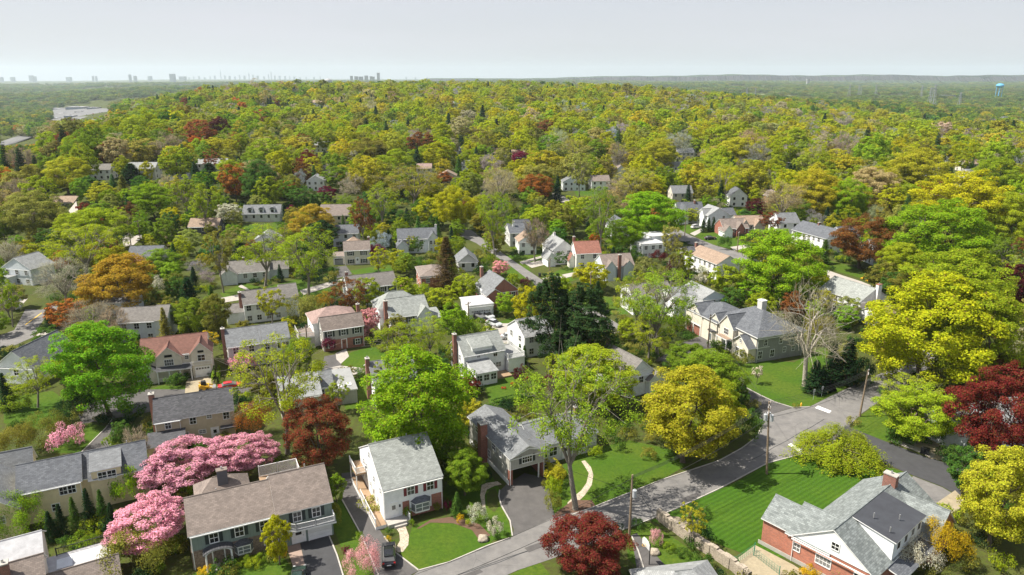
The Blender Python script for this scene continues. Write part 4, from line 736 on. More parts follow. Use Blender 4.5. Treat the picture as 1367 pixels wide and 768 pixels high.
# ---------------------------------------------------------------- trees
def _ob(name,V,Fq,mats,mi=None):
    me=bpy.data.meshes.new(name); V=np.asarray(V,np.float32); Fq=np.asarray(Fq,np.int32)
    me.vertices.add(len(V)); me.vertices.foreach_set('co',V.ravel()); n=len(Fq)
    me.loops.add(n*4); me.loops.foreach_set('vertex_index',Fq.ravel()); me.polygons.add(n)
    me.polygons.foreach_set('loop_start',np.arange(0,n*4,4,dtype=np.int32)); me.polygons.foreach_set('loop_total',np.full(n,4,np.int32))
    for m in mats: me.materials.append(MATS[m])
    me.update(calc_edges=True); return me
def unit(a): return a/np.maximum(np.linalg.norm(a,axis=-1,keepdims=True),1e-6)
def quads(P,N,s,rg,asp=.62,D=None):
    n=len(P); r=rg.normal(size=(n,3)) if D is None else D
    t=unit(np.cross(N,r)) if D is None else unit(D-N*(D*N).sum(1,keepdims=True)); b=np.cross(N,t); s=np.asarray(s).reshape(-1,1)*np.ones((n,1))
    V=np.empty((n,4,3)); bend=N*s*.18
    V[:,0]=P-t*s-bend; V[:,1]=P-b*s*asp; V[:,2]=P+t*s-bend; V[:,3]=P+b*s*asp
    return V.reshape(-1,3)
def crown_pts(rg,kind,n,leaf,Rr=4.5,H=12.0,cb=.22,lump=.2,fine=1.0):
    zc=H*(cb+1)/2; rz=H*(1-cb)/2
    nc=int({'D':190,'S':120,'B':90,'P':170,'bush':34}.get(kind,120)*fine); r0,r1={'D':(.11,.2),'S':(.09,.16),'P':(.1,.19),'bush':(.2,.34)}.get(kind,(.15,.3))
    if fine<.6: r0*=1.45; r1*=1.45
    d=unit(rg.normal(size=(nc*4,3))); d=d[d[:,2]>(-.95 if kind!='bush' else -.2)][:nc]; nc=len(d)
    # a few big lobes give the crown its uneven outline
    ax=unit(rg.normal(size=(9,3))+np.array([0,0,.2])); sh=np.max((d@ax.T),axis=1); lp=(1-lump)+lump*1.5*np.clip((sh-.55)/.45,0,1)
    rad=rg.uniform(.35,.96,nc)**.6*lp
    C=d*rad[:,None]*np.array([Rr,Rr,rz]); C[:,2]+=zc
    if kind in 'DPS': C[:,:2]*=(1-.2*np.clip((C[:,2:3]-zc)/rz,0,1)**2)*(1-.25*np.clip((zc-C[:,2:3])/rz,0,1)**2)
    rc=Rr*rg.uniform(r0,r1,nc)
    w=rc**2; k=rg.choice(nc,n,p=w/w.sum()); ld=unit(rg.normal(size=(n,3))+np.array([0,0,.45])+.5*d[k])
    q=rg.uniform(.3,1.15,n)**.6
    P=C[k]+ld*(rc[k]*q)[:,None]*np.array([1,1,.75])
    N=unit(ld*.7+d[k]*.4+rg.normal(size=(n,3))*.5+np.array([0,0,.4]))
    return P,N,C
def limbs(rg,C,Rr,H,cb,r0,forks=9,n2=0,zoff=0,lean=.0):
    V=[];Q=[]
    def tube(p,q,ra,rb,ns=6):
        p=np.array(p,float);q=np.array(q,float); d=unit(q-p); u=unit(np.cross(d,[.3,.9,.2])); w=np.cross(d,u); b=len(V)
        for c,r in((p,ra),(q,rb)):
            for i in range(ns): a=2*math.pi*i/ns; V.append(c+(u*math.cos(a)+w*math.sin(a))*r)
        for i in range(ns): j=(i+1)%ns; Q.append((b+i,b+j,b+ns+j,b+ns+i))
    tb=H*cb*1.0; top=np.array([rg.normal()*.25,rg.normal()*.25,tb]); tube((0,0,-.6),(0,0,.25),r0*1.7,r0*1.15); tube((0,0,.25),top*.6,r0*1.15,r0*.92); tube(top*.6,top,r0*.92,r0*.8)
    main=[]; 
    for i in range(max(3,forks//2)):
        a=2*math.pi*(i+rg.uniform(-.3,.3))/max(3,forks//2); L=H*rg.uniform(.2,.36); m=top+np.array([math.cos(a)*L*.42,math.sin(a)*L*.42,L]); tube(top-[0,0,.1],m,r0*.55,r0*.36); main.append(m)
    up=top+np.array([0,0,H*.32]); tube(top-[0,0,.1],up,r0*.62,r0*.4); main.append(up); main=np.array(main)
    idx=rg.permutation(len(C))[:forks*3]
    for i in idx:
        c=C[i]; j=np.argmin(np.linalg.norm(main-c,axis=1)); m=main[j]; mid=(m+c)/2+rg.normal(size=3)*.25+[0,0,.25]
        tube(m,mid,r0*.26,r0*.16,5); tube(mid,c,r0*.16,r0*.05,4)
        for _ in range(n2):
            e=c+rg.normal(size=3)*Rr*.24+unit(c-m)*Rr*.16; tube(c+(mid-c)*rg.uniform(0,.5),e,r0*.07,r0*.02,3) if False else tube(c+(mid-c)*rg.uniform(0,.6),e,r0*.09,r0*.03,4)
    return V,Q
PROTO={}
def make_proto(key,kind,lod,seed):
    rg=np.random.default_rng(seed); Rr,H=4.5,12.0
    N={'h':{'D':42000,'S':10000,'B':3200,'N':34000,'Y':1500,'P':40000,'C':20000,'W':20000,'bush':8000},'m':{'D':10000,'S':5000,'B':1700,'N':9000,'Y':900,'P':10000,'C':7500,'W':9000,'bush':2600},'f':{'D':2200,'S':1500,'B':800,'N':2000,'Y':500,'P':2200,'C':1700,'W':1800,'bush':520}}[lod][kind]
    s={'h':.098,'m':.19,'f':.38}[lod]; fine={'h':1.,'m':.75,'f':.4}[lod]; cb={'D':.08,'S':.3,'B':.3,'Y':.3,'N':.1,'P':.16,'C':.1,'W':.12,'bush':.0}[kind]
    tr=None; bark='bark'
    if kind in('D','P','S'):
        P,Nn,C=crown_pts(rg,kind,N,s,cb=cb,lump=.34 if kind=='S' else (.26 if lod=='h' else .2 if lod=='m' else .13),fine=fine)
        sz=s*rg.uniform(.6,1.25,N)*(.85 if kind=='S' else 1); V=quads(P,Nn,sz,rg)
        # shaded inside foliage
        tr=limbs(rg,C,Rr,H,max(cb,.2),.2,14 if kind=='S' else 7,3 if kind=='S' and lod!='f' else 0); bark='bark_grey' if kind=='S' else 'bark'
    elif kind=='N':
        P,Nn,C=crown_pts(rg,'D',N,s,cb=cb,lump=.3,fine=.75); kz=(P[:,2:3]/H); P[:,:2]*=(1.15-.62*kz); P[:,2]+=.3*np.sin(P[:,2]*5.2); V=quads(P,unit(Nn*np.array([.7,.7,1.2])),s*1.25*rg.uniform(.6,1.2,N),rg,asp=.55); tr=limbs(rg,C,Rr,H,.2,.22,5)
    elif kind in('B','Y'):
        P,Nn,C=crown_pts(rg,'B',N,s,cb=cb,lump=.3,fine=fine); D=unit(P-np.array([0,0,H*.35])+rg.normal(size=P.shape)*1.4)
        V=quads(P,unit(rg.normal(size=P.shape)),rg.uniform(.35,.8,N)*(1 if lod=='h' else 1.2),rg,asp={'h':.035,'m':.06,'f':.12}[lod],D=D)
        k2=rg.choice(N,N//3,False); V=np.concatenate([V,quads(P[k2],Nn[k2],s*.55*rg.uniform(.5,1.1,len(k2)),rg)])
        tr=limbs(rg,C,Rr,H,cb,.26 if kind=='B' else .3,18 if kind=='B' else 10,4 if lod!='f' else 1); bark='bark_grey' if kind=='B' else 'bark_pale'
    elif kind=='bush':
        H=4.5*.9; P,Nn,C=crown_pts(rg,'bush',N,s,H=H,cb=0.0,lump=.25,fine=fine); V=quads(P,Nn,s*rg.uniform(.7,1.3,N)*.9,rg)
        V[:,2]=np.maximum(V[:,2],0)
    elif kind=='W':
        ns=N//26; a=rg.uniform(0,2*math.pi,ns); rr=np.sqrt(rg.uniform(.03,1,ns)); lob=1+.13*np.sin(3*a+1)+.1*np.sin(7*a)+.06*np.sin(13*a); top=H*(1-.5*rr**2.2)*rg.uniform(.66,1,ns)*(1+.12*np.sin(5*a+4*rr)); L=H*rg.uniform(.2,.42,ns)*(0.5+.9*rr)
        k=np.repeat(np.arange(ns),26); t=rg.uniform(0,1,len(k)); ra=Rr*lob[k]*(rr[k]*(.9+.16*t)); ang=a[k]+rg.normal(size=len(k))*.02
        P=np.stack([ra*np.cos(ang),ra*np.sin(ang),np.maximum(top[k]-L[k]*t**1.2,.3)],1)+rg.normal(size=(len(k),3))*.12
        o=np.stack([np.cos(ang),np.sin(ang),.8+0*ang],1); Nn=unit(o+rg.normal(size=P.shape)*.4); D=np.tile([0,0,-1.],(len(k),1))+rg.normal(size=P.shape)*.35
        V=quads(P,Nn,s*rg.uniform(.8,1.5,len(k)),rg,asp=.45,D=D)
        C=P[rg.choice(len(P),24)]; tr=limbs(rg,C,Rr,H,.3,.25,8)
    elif kind=='C':
        Rr=3.2; lv=34 if lod=='h' else 24; P=[];Nn=[];D=[]
        irr=rg.uniform(.78,1.1,60)
        per=N//(lv*9)
        for i in range(lv):
            z=H*(.08+.9*i/lv); rad=Rr*(1-(i/lv)**1.15)*irr[i]+.25
            for b in range(9):
                a=2*math.pi*(b+rg.uniform(0,1))/9+i*.7; rb=rad*rg.uniform(.7,1.12); u=np.array([math.cos(a),math.sin(a),0]); n=per
                t=rg.uniform(.15,1,n)**.7; sp=rg.normal(size=(n,3))*.16*np.array([1,1,.35])*(rb)**.5; p=u*(rb*t)[:,None]+sp; p[:,2]+=z-.3*rb*t*.8+.25*rb*t**3
                P.append(p); Nn.append(unit(np.array([0,0,1.])+u*.6+rg.normal(size=(n,3))*.35)); D.append(np.tile(u,(n,1))+rg.normal(size=(n,3))*.4)
        P=np.concatenate(P);Nn=np.concatenate(Nn);D=np.concatenate(D); V=quads(P,Nn,s*rg.uniform(.7,1.3,len(P))*1.05,rg,asp=.5,D=D)
        VV=[];QQ=[]
        tr=limbs(rg,P[rg.choice(len(P),3)],Rr,H,.06,.2,1)
        T=tr[0]; b=len(T)
        for r_,z_ in((.2,.4),(.03,H*.97)):
            for i in range(6): T.append(np.array([r_*math.cos(i*math.pi/3),r_*math.sin(i*math.pi/3),z_]))
        for i in range(6): j=(i+1)%6; tr[1].append((b+i,b+j,b+6+j,b+6+i))
    crown=_ob('crown',V,np.arange(len(V)).reshape(-1,4),['leaf'])
    trunk=_ob('trunk',tr[0],tr[1],[bark]) if tr else None
    PROTO[key]=(crown,trunk,Rr,H,cb)
def proto(kind,lod,v):
    nv={'h':4,'m':4,'f':4}[lod] if kind in('D','S') else 2
    key=kind+lod+str(v%nv)
    if key not in PROTO: make_proto(key,kind,lod,(sum(map(ord,key))*31)%9973)
    return PROTO[key]
CC=dict(pn=(.05,.095,.03),yg=(.31,.39,.022),by=(.40,.42,.016),gy=(.44,.42,.03),vg=(.15,.33,.018),go=(.44,.31,.035),g=(.2,.3,.024),bg=(.23,.385,.018),lg=(.27,.40,.03),bn=(.1,.075,.03),gr=(.09,.18,.03),dg=(.03,.07,.025),ol=(.24,.24,.04),og=(.34,.34,.07),
 rd=(.19,.035,.026),dr=(.1,.022,.025),mg=(.2,.02,.06),co=(.24,.06,.032),oo=(.42,.15,.03),cu=(.25,.10,.03),pk=(.9,.43,.55),pp=(.78,.42,.43),wh=(.66,.64,.5),br=(.33,.27,.18),gb=(.38,.36,.26),pu=(.1,.03,.045),rr=(.6,.02,.02),ye=(.6,.42,.02),ta=(.44,.38,.18))
CN=dict(pn='deep green',vg='vivid green',lg='light lime green',bn='brownish',yg='yellow-green',by='bright yellow',gy='golden yellow',go='golden orange',g='fresh green',bg='bright green',gr='mid green',dg='dark green',ol='olive',og='pale olive',rd='dark red',dr='plum red',mg='magenta',co='coppery red',oo='orange',cu='copper brown',pk='pink blossoming',pp='pale pink blossoming',wh='white blossoming',br='greyish brown',gb='grey bare',pu='plum',rr='scarlet',ye='vivid yellow',ta='tan')
KN=dict(N='pine_tree',Y='bare_tree',D='deciduous_tree',S='deciduous_tree',B='bare_tree',P='cherry_tree',C='conifer',W='weeping_tree',bush='shrub')
KD=dict(N='broad pine',Y='bare tree',D='round leafy tree',S='sparse open tree',B='bare branching tree',P='tree',C='conifer',W='weeping tree',bush='shrub')
TREES=[]; COUNT=0
def tree(px,py,w,h,kind,c,label=None,base=None,cb=None,fill=False,world=None):
    """px,py,w,h: where the crown shows in the photo; the tree is stood on the ground below it"""
    global COUNT
    COUNT+=1; lod='h' if w>46 else ('m' if w>17 else 'f'); cbf=cb if cb is not None else {'D':.08,'S':.3,'B':.3,'Y':.3,'N':.1,'P':.1,'C':.08,'W':.1,'bush':0}[kind]
    if base is not None:
        g=at(base[0],base[1],0); z=proj(g.x,g.y,0)[2]; Rw=w/2*z/F
        a,b=3.,40.
        for _ in range(30):
            m=(a+b)/2
            if proj(g.x,g.y,m+g.z)[1]<py-h/2: b=m
            else: a=m
        H=(a+b)/2
    else:
        hc=6.0 if kind!='bush' else 1.0
        for _ in range(6):
            g=at(px,py,hc); z=proj(g.x,g.y,g.z+hc)[2]; Rw=w/2*z/F; dep=math.atan2(CAMH-g.z-hc,math.hypot(g.x,g.y)); ve=h/2*z/F
            rz2=ve**2-(Rw*math.sin(dep))**2; rz=math.sqrt(max(rz2,0))/max(.3,math.cos(dep)); rz=min(max(rz,(.3 if kind=='W' else .78 if kind=='D' and w>30 else .55)*Rw),(1.5 if kind!='C' else 4)*Rw)
            H=2*rz/(1-cbf); hc=H-rz
            hc=.5*hc+.5*(H-rz)
    cr,tk,pr,ph,pcb=proto(kind,lod,COUNT*7+int(px)); sx=Rw/pr*(1.09 if kind in 'DPSN' else 1.0); sz=H/ph
    nm=KN[kind]; ob=empty(nm,g,rnd.uniform(0,6.28)); ob.scale=(sx,sx*rnd.uniform(.93,1.07),sz)
    k=rnd.uniform(.88,1.14); col=CC[c]; al={'pk':.2,'pp':.1,'wh':.2,'rd':.1,'co':.35,'oo':.3,'cu':.2}.get(c,0.04)
    o=bpy.data.objects.new('crown',cr); COL.objects.link(o); o.parent=ob; o.color=(col[0]*k*rnd.uniform(.92,1.08),col[1]*k,col[2]*k,al)
    if tk is not None:
        t=bpy.data.objects.new('trunk',tk); COL.objects.link(t); t.parent=ob
    TREES.append(dict(o=ob,px=px,py=py,w=w,h=h,kind=kind,c=c,label=label,R=Rw,x=g.x,y=g.y)); return ob
NEAR=[ # px,py,w,h,kind,colour[,label[,base[,cb]]]
(785,732,114,104,'D','rd','dense dark red japanese maple at the kerb beside the utility pole',None,.02),
(768,545,142,140,'S','lg','tall thinly leafed maple with a forked grey trunk in front of the split level house',(768,680),.36),
(243,619,100,66,'P','pk','broad pink cherry tree behind the sage green house, left half of the pink pair'),
(320,606,86,58,'P','pk','pink cherry tree behind the sage green house, beside the orange shrub'),
(199,700,98,76,'P','pk','bright pink cherry tree left of the sage green house'),
(172,742,96,74,'bush','ol','large olive shrub below the bright pink cherry'),
(369,711,38,50,'D','by','small round yellow-green tree in front of the sage green house',None,.3),
(487,750,48,52,'bush','pp','pale pink flowering shrub tree between the two driveways'),
(463,736,13,13,'bush','mg','small magenta bush on the lawn beside the sage house drive'),
(556,545,150,158,'D','bg','big bright yellow-green maple behind the white house with maroon shutters'),
(424,575,84,100,'D','co','dark coppery red tree between the pink cherries and the bright maple'),
(372,512,118,130,'S','yg','thin yellow-green tree with long leaning limbs over the cream house',(384,606),.35),
(335,560,48,46,'bush','oo','orange leaved shrub behind the pink cherries'),
(916,552,134,126,'D','gy','large golden tree beside the main road, left of the side street'),
(951,500,84,64,'D','g','green tree behind the golden tree'),(985,528,28,34,'D','gr'),(1000,573,34,38,'bush','gr'),
(1121,592,114,46,'W','yg','low spreading weeping tree on the corner lawn'),
(1243,438,152,150,'D','by','huge bright yellow maple over the road on the right'),(1305,440,105,150,'D','yg'),(1216,384,52,60,'D','ol'),
(1337,530,108,100,'D','rd','dark red tree with several bare stems before the broad pale house',None,.35),(1343,500,60,60,'D','rd'),(1354,384,46,76,'D','dr'),
(1335,662,108,130,'D','gy','golden yellow tree at the right edge beside the brick house'),
(1218,745,70,56,'bush','wh','pale green-white flowering shrub below the brick house'),(1262,728,60,60,'bush','ye'),(1140,760,56,40,'bush','bg'),(1290,628,46,72,'D','gr'),(1310,590,34,36,'S','g'),
(1075,440,104,106,'Y','gb','pale barked sycamore with bare forking limbs on the lawn of the large grey house',(1074,515),.32),
(1089,500,36,44,'C','dg'),(1112,482,34,52,'C','dg'),(1133,478,44,62,'C','dg'),(1150,500,36,40,'bush','dg'),(1089,440,44,40,'bush','ol'),
(740,418,80,122,'N','pn','tall dark pine left of a twin in the middle of the view'),(785,430,88,112,'N','pn','broad dark pine right of its twin in the middle of the view'),(762,455,66,66,'N','pn'),
(706,414,46,84,'D','by','bright yellow-green tree leaning before the tall pines'),
(881,420,92,126,'S','lg','tall open yellow-green tree at the end of the grey house drive',(878,482),.3),(851,392,66,66,'S','yg'),(868,442,62,50,'S','yg'),
(1040,352,108,92,'D','bg','round bright green maple behind the large grey house'),
(1152,320,82,68,'D','cu','copper beech with dark orange-brown crown beside the large white house'),
(1255,312,128,86,'D','bg','wide bright green maple in front of the yellow crowns at right'),(1286,268,112,54,'D','by'),(1279,374,120,84,'D','yg'),(1205,352,64,60,'D','yg'),(1350,292,60,70,'D','yg'),
(135,490,116,124,'D','vg','big dense green maple left of the cream house'),
(160,378,96,62,'D','go','gold-orange tree behind the bluish white house'),(86,420,46,42,'D','oo'),(120,424,62,44,'B','br'),(150,432,46,38,'B','br'),
(42,500,52,52,'S','yg'),(58,578,56,46,'bush','ol'),(25,590,50,46,'bush','ol'),(84,586,42,38,'bush','pk','small pink cherry on the lawn above the yellow house'),(105,545,50,46,'bush','dg'),
(80,692,22,44,'C','dg'),(98,684,20,46,'C','gr'),(117,676,22,54,'C','dg'),(135,674,20,46,'C','gr'),(66,700,22,40,'C','dg'),(148,686,18,34,'C','dg'),
(18,696,72,60,'bush','bg','bright green shrub mass in front of the yellow house'),(161,578,26,34,'D','gr'),(182,596,36,56,'B','br'),(170,650,42,44,'bush','bg'),
(250,420,48,46,'D','g'),(253,440,28,24,'bush','yg'),(251,390,38,44,'C','dg'),(288,420,40,62,'D','ol'),(219,432,22,48,'C','ol'),(276,455,30,28,'S','ye'),(326,486,32,26,'bush','pk'),(234,508,24,18,'bush','gr','round clipped green bush by the cream house porch'),
(345,342,78,86,'S','yg','open tree with pale forked trunks in front of the low ranch',(354,388),.34),(407,345,84,92,'S','yg','spreading open tree with curved trunk between ranch and cream colonial',(412,400),.3),
(404,415,44,38,'bush','og','round grey-green tree beside the long white house'),(432,403,22,22,'bush','go'),(465,392,46,46,'S','cu'),(501,338,28,22,'bush','mg'),(506,346,32,30,'S','by'),(292,335,42,80,'S','ol'),
(319,335,32,34,'C','dg'),(430,314,46,42,'D','dg'),(494,428,26,44,'P','pp','pale pink dogwood between the colonial and the white house with side chimney'),(481,448,18,18,'bush','pp'),(438.5,460,20,20,'bush','mg','round magenta-red bush at the colonial\'s corner'),
(531,454,84,60,'S','yg'),(572,444,62,50,'S','yg'),(612,432,40,30,'bush','g'),(573,430,18,20,'bush','mg'),(543,382,15,15,'bush','pk'),(590,398,40,30,'D','yg'),(596,350,48,74,'C','bn','dark brownish spruce beside the orange brick house'),(620,384,32,38,'D','yg'),(562,392,40,24,'bush','yg'),
(634,437,40,20,'bush','g'),(652,443,24,14,'bush','yg'),(693,408,14,14,'bush','ol'),(701,378,18,14,'bush','pu'),(668,357,24,20,'P','pp'),(685,375,16,22,'D','yg'),(694,499,26,26,'S','dr'),(627,514,26,28,'D','rd'),(704,507,9,7,'bush','rr'),(685,513,9,6,'bush','rr'),(673,518,6,4,'bush','rr'),
(690,512,14,10,'bush','g'),(793,500,100,64,'D','yg'),(743,512,38,28,'S','dr'),(798,392,22,38,'C','dg'),(790,368,44,38,'D','by'),(823,402,14,14,'bush','og'),(840,440,30,34,'D','yg'),(746,384,34,34,'D','yg'),(662,322,24,30,'D','ol'),(650,330,16,20,'S','yg'),(735,372,18,20,'S','og'),(700,472,12,24,'C','gr'),(694,468,10,20,'C','gr'),
(918,478,60,30,'D','g'),(990,478,30,18,'bush','ol'),(1010,497,15,20,'S','wh','young white blossoming tree on the lawn of the grey house',(1010,513),.3),(970,374,46,42,'D','yg'),(997,388,32,30,'D','bg'),(962,462,20,9,'bush','g'),(905,388,22,20,'S','yg'),(910,430,22,24,'bush','g'),
(1228,550,96,66,'D','yg'),(1216,522,80,50,'S','yg'),(1210,575,50,24,'bush','gr'),(1245,574,50,26,'bush','gr'),(1273,605,38,22,'bush','gr','low clipped green mound beside the wheeled bin'),
(738,672,24,28,'bush','ol','clipped grey-green bush at the split level driveway mouth'),(739,651,24,24,'bush','yg'),(742,634,28,26,'bush','gy'),(815,580,16,18,'bush','gr'),(826,593,16,18,'bush','gr','round clipped bush right of the curved stone path'),(795,603,20,16,'bush','yg'),
(869,583,24,14,'bush','ol'),(866,607,22,16,'bush','ol'),(660,705,22,24,'bush','wh','white flowering lilac on the corner of the white house lawn'),(638,688,26,26,'bush','wh','white flowering lilac above its lower twin'),(610,671,20,32,'C','gr','small blue-green spruce beside the white house bay window'),(597,675,10,16,'bush','mg'),(583,676,9,22,'D','ol'),
(616,694,13,12,'bush','ye','vivid yellow bush at the edge of the white house lawn'),(625,698,9,8,'bush','yg'),(544,686,12,16,'bush','g'),(551,698,9,9,'bush','g'),(518,709,10,10,'bush','gr'),(519,719,9,8,'bush','ye'),(524,727,8,8,'bush','g'),(480,716,10,12,'bush','g'),
(925,692,34,42,'S','gy','yellow-green pine-like shrub tree at the end of the stone wall'),(877,718,18,22,'bush','pp','small pink flowering shrub above the basketball hoop'),(893,730,18,14,'bush','g'),(912,738,20,12,'bush','gr'),(852,700,20,12,'bush','gr'),
(350,745,20,16,'bush','g'),(340,752,22,14,'bush','yg'),(328,748,22,14,'bush','g'),(365,742,16,16,'bush','og'),(376,737,14,16,'bush','ye'),(315,752,14,12,'bush','g'),(300,755,14,12,'bush','g'),(275,762,20,14,'bush','ye'),(448,650,26,36,'D','g','leafy green tree at the right end of the sage green house'),
(448,688,22,30,'bush','ol'),(620,630,60,60,'D','g'),(600,600,46,46,'D','g'),(676,603,14,20,'bush','gr'),(651,636,12,22,'bush','dg'),(1060,715,20,24,'bush','ol'),(1080,763,26,12,'bush','ye'),(1240,690,24,22,'bush','g'),
(180,350,30,12,'bush','pk','low pink azalea beside the small grey roofed house'),(42,368,22,16,'bush','br'),(105,327,92,58,'S','yg'),(82,372,62,50,'B','gb'),(8,392,34,54,'S','yg'),(66,422,24,30,'C','dg'),(213,381,18,22,'bush','wh'),(216,352,50,40,'D','g'),(235,386,24,50,'D','gr'),(20,540,40,24,'bush','g'),(6,520,26,50,'C','dg'),
(87,232,56,46,'D','gy'),(60,212,28,22,'D','g'),(8,217,22,52,'C','dg'),(28,222,26,52,'C','dg'),(28,256,52,32,'B','br'),(145,207,44,36,'D','cu'),(187,202,46,36,'D','og'),(221,195,42,30,'B','br'),(196,228,18,32,'D','by'),(175,230,42,26,'C','dg'),(137,259,36,32,'D','gy'),(164,250,24,36,'C','ol'),(204,267,56,42,'D','bg'),(271,242,26,26,'D','yg'),(286,197,36,26,'D','gy'),(320,190,26,28,'D','yg'),(313,242,36,50,'D','oo'),(280,228,42,20,'C','dg'),(246,255,46,42,'S','yg'),(271,270,36,46,'S','yg'),(303,284,32,26,'P','wh','white blossoming tree left of the dormered cape'),(132,283,36,26,'D','g'),(112,281,18,22,'D','rd','small dark red tree beside the pale drive in the left woods'),(42,285,82,52,'D','og'),(132,306,72,32,'D','yg'),(4,303,26,52,'D','g'),(100,308,60,40,'D','yg'),(199,321,26,18,'D','by'),(225,314,18,26,'C','ta'),
(293,172,28,34,'D','dr','tall dark red beech standing out of the left woods'),(463,185,32,34,'D','by','round bright yellow tree right of the plum trees'),(418,165,20,20,'C','dg'),(430,164,20,20,'C','dg'),(441,166,18,18,'C','dg'),(420,180,14,13,'D','pu'),(432,180,14,13,'D','pu'),(444,180,14,13,'D','pu'),(494,202,52,32,'D','ol'),(586,207,40,38,'D','by','round bright yellow-green tree right of the low slate roofed house'),(488,237,44,54,'D','gy','tall golden yellow tree in the middle left woods'),(452,237,42,32,'D','g'),(412,217,30,32,'D','rd','round dark red tree above the white cottage'),(436,258,22,20,'D','mg','round magenta-plum tree above the brown roofed house'),(404,264,38,30,'D','gr'),(382,252,24,24,'D','oo'),(345,242,48,58,'D','gr'),(355,205,42,42,'D','yg'),(307,197,24,24,'D','gy'),(395,197,36,24,'D','gy'),(419,299,62,52,'D','go'),(390,283,18,14,'bush','mg'),(484,289,34,48,'S','cu'),(509,267,48,48,'S','yg'),(531,220,52,36,'D','yg'),(546,205,16,14,'D','g'),(561,192,42,24,'D','cu'),(616,175,38,38,'D','ta'),(608,277,54,60,'D','by','large bright yellow tree behind the grey-green house with gables'),(571,281,36,38,'D','by'),(549,242,82,42,'S','ol'),(591,237,22,16,'D','oo'),(545,172,16,26,'C','dg'),(489,168,18,24,'C','dg'),(519,317,18,24,'C','dg'),(526,330,10,16,'C','dg'),(549,325,20,22,'D','og','small pale green tree in front of the grey-green house porch'),
(694,213,27,24,'D','mg','crimson maple below the two tan roofed houses'),(729,218,46,32,'D','gy','yellow-gold dome beside the crimson maple'),(729,170,26,22,'D','cu'),(762,172,42,32,'D','yg'),(796,202,28,34,'D','g'),(839,202,18,30,'C','ol'),(878,207,50,38,'D','gy'),(930,177,20,16,'D','g'),(928,238,36,46,'D','gy'),(826,207,24,32,'B','br'),(764,200,46,26,'B','og'),(775,225,38,48,'S','og'),(672,212,24,32,'D','og'),(645,205,28,24,'D','g'),(637,222,32,32,'D','yg'),(627,202,16,20,'C','dg'),(717,250,48,38,'D','oo'),(670,247,52,42,'B','ta'),(849,242,52,38,'S','og'),(886,240,28,38,'D','g'),(864,257,42,20,'D','gy'),(871,287,80,56,'D','bg','broad bright green tree left of the white tudor'),(831,312,50,44,'D','bg'),(804,280,58,70,'S','g','tall thin leafed green tree with visible limbs in mid view'),(767,285,38,48,'D','yg'),(719,294,40,42,'D','yg'),(660,287,48,68,'S','yg'),(712,312,36,36,'B','br','bare street tree before the white dormered house',(714,350),.4),(749,294,34,42,'D','ol'),
(963,187,46,42,'D','yg'),(984,204,54,30,'D','gy'),(1001,243,46,44,'D','gy'),(1054,232,22,30,'C','dg','dark lone conifer in the right middle woods'),(1091,257,64,62,'D','gy'),(1134,267,50,54,'D','bg','vivid green oak between golden crowns'),(1166,249,60,58,'D','ta'),(1225,226,76,42,'D','gy'),(1129,225,46,24,'D','gy'),(1245,259,46,32,'D','co'),(1327,238,68,52,'D','yg'),(1255,205,22,24,'D','g'),(1101,334,22,32,'C','gr'),(1047,266,60,42,'B','ta'),(1030,294,34,24,'S','co'),(939,300,10,18,'C','dg'),(946,299,10,18,'C','dg'),(953,299,10,18,'C','dg'),(966,324,18,18,'bush','gr','round blue-green spruce shrub beside the parked dark car'),(1063,292,30,22,'D','g'),(1013,325,14,18,'D','g'),(1180,300,26,50,'D','ol'),(1200,300,40,50,'D','og'),
(655,318,20,20,'S','yg'),(655,345,14,12,'bush','g'),(690,340,20,10,'bush','dg'),(776,370,26,20,'bush','og'),(745,378,10,10,'bush','g'),(845,345,26,26,'bush','gr'),(880,343,22,16,'bush','dr'),(900,352,20,22,'S','dr'),(945,362,26,14,'bush','wh'),(935,373,20,14,'bush','wh'),(905,345,26,70,'S','ol'),(895,318,30,40,'S','og'),(520,500,40,40,'S','yg'),(450,520,30,36,'S','yg'),(640,478,12,20,'S','og'),(603,470,20,30,'S','yg'),
]
for T_ in NEAR:
    a=list(T_)+[None]*(9-len(T_)); tree(*a[:6],label=a[6],base=a[7],cb=a[8])
# ---------------------------------------------------------------- vehicles
for nm,c in(('paint_black',(.012,.012,.016)),('paint_silver',(.5,.52,.54)),('paint_dgreen',(.02,.04,.03)),('paint_red',(.55,.02,.02)),('paint_wht',(.75,.75,.76)),('paint_blue',(.05,.09,.2)),('paint_dred',(.2,.02,.02))):
    m=mat(nm,c,.25); m.node_tree.nodes['Principled BSDF'].inputs['Coat Weight'].default_value=.6
mat('rubber',(.02,.02,.02),.8); mat('tail',(.4,.01,.01),.3); mat('lampglass',(.7,.7,.7),.15); mat('yellow_machine',(.75,.42,.02),.5)
def loft(mb,secs,m):   # secs: (x,halfw,z0,z1,halfw_top)
    rings=[]
    for x,hw,z0,z1,ht in secs:
        b=len(mb.v); zs=z0+(z1-z0)*.55
        mb.v+=[(x,-hw*.92,z0),(x,-hw,z0+.12),(x,-hw,zs),(x,-ht,z1),(x,ht,z1),(x,hw,zs),(x,hw,z0+.12),(x,hw*.92,z0)]; rings.append(b)
    k=mb.mi(m)
    for a,b in zip(rings,rings[1:]):
        for i in range(8): j=(i+1)%8; mb.f.append((a+i,b+i,b+j,a+j)); mb.m.append(k)
    mb.f.append(tuple(rings[0]+i for i in range(8))); mb.f.append(tuple(rings[-1]+i for i in range(8))[::-1]); mb.m+=[k,k]
CARP={}
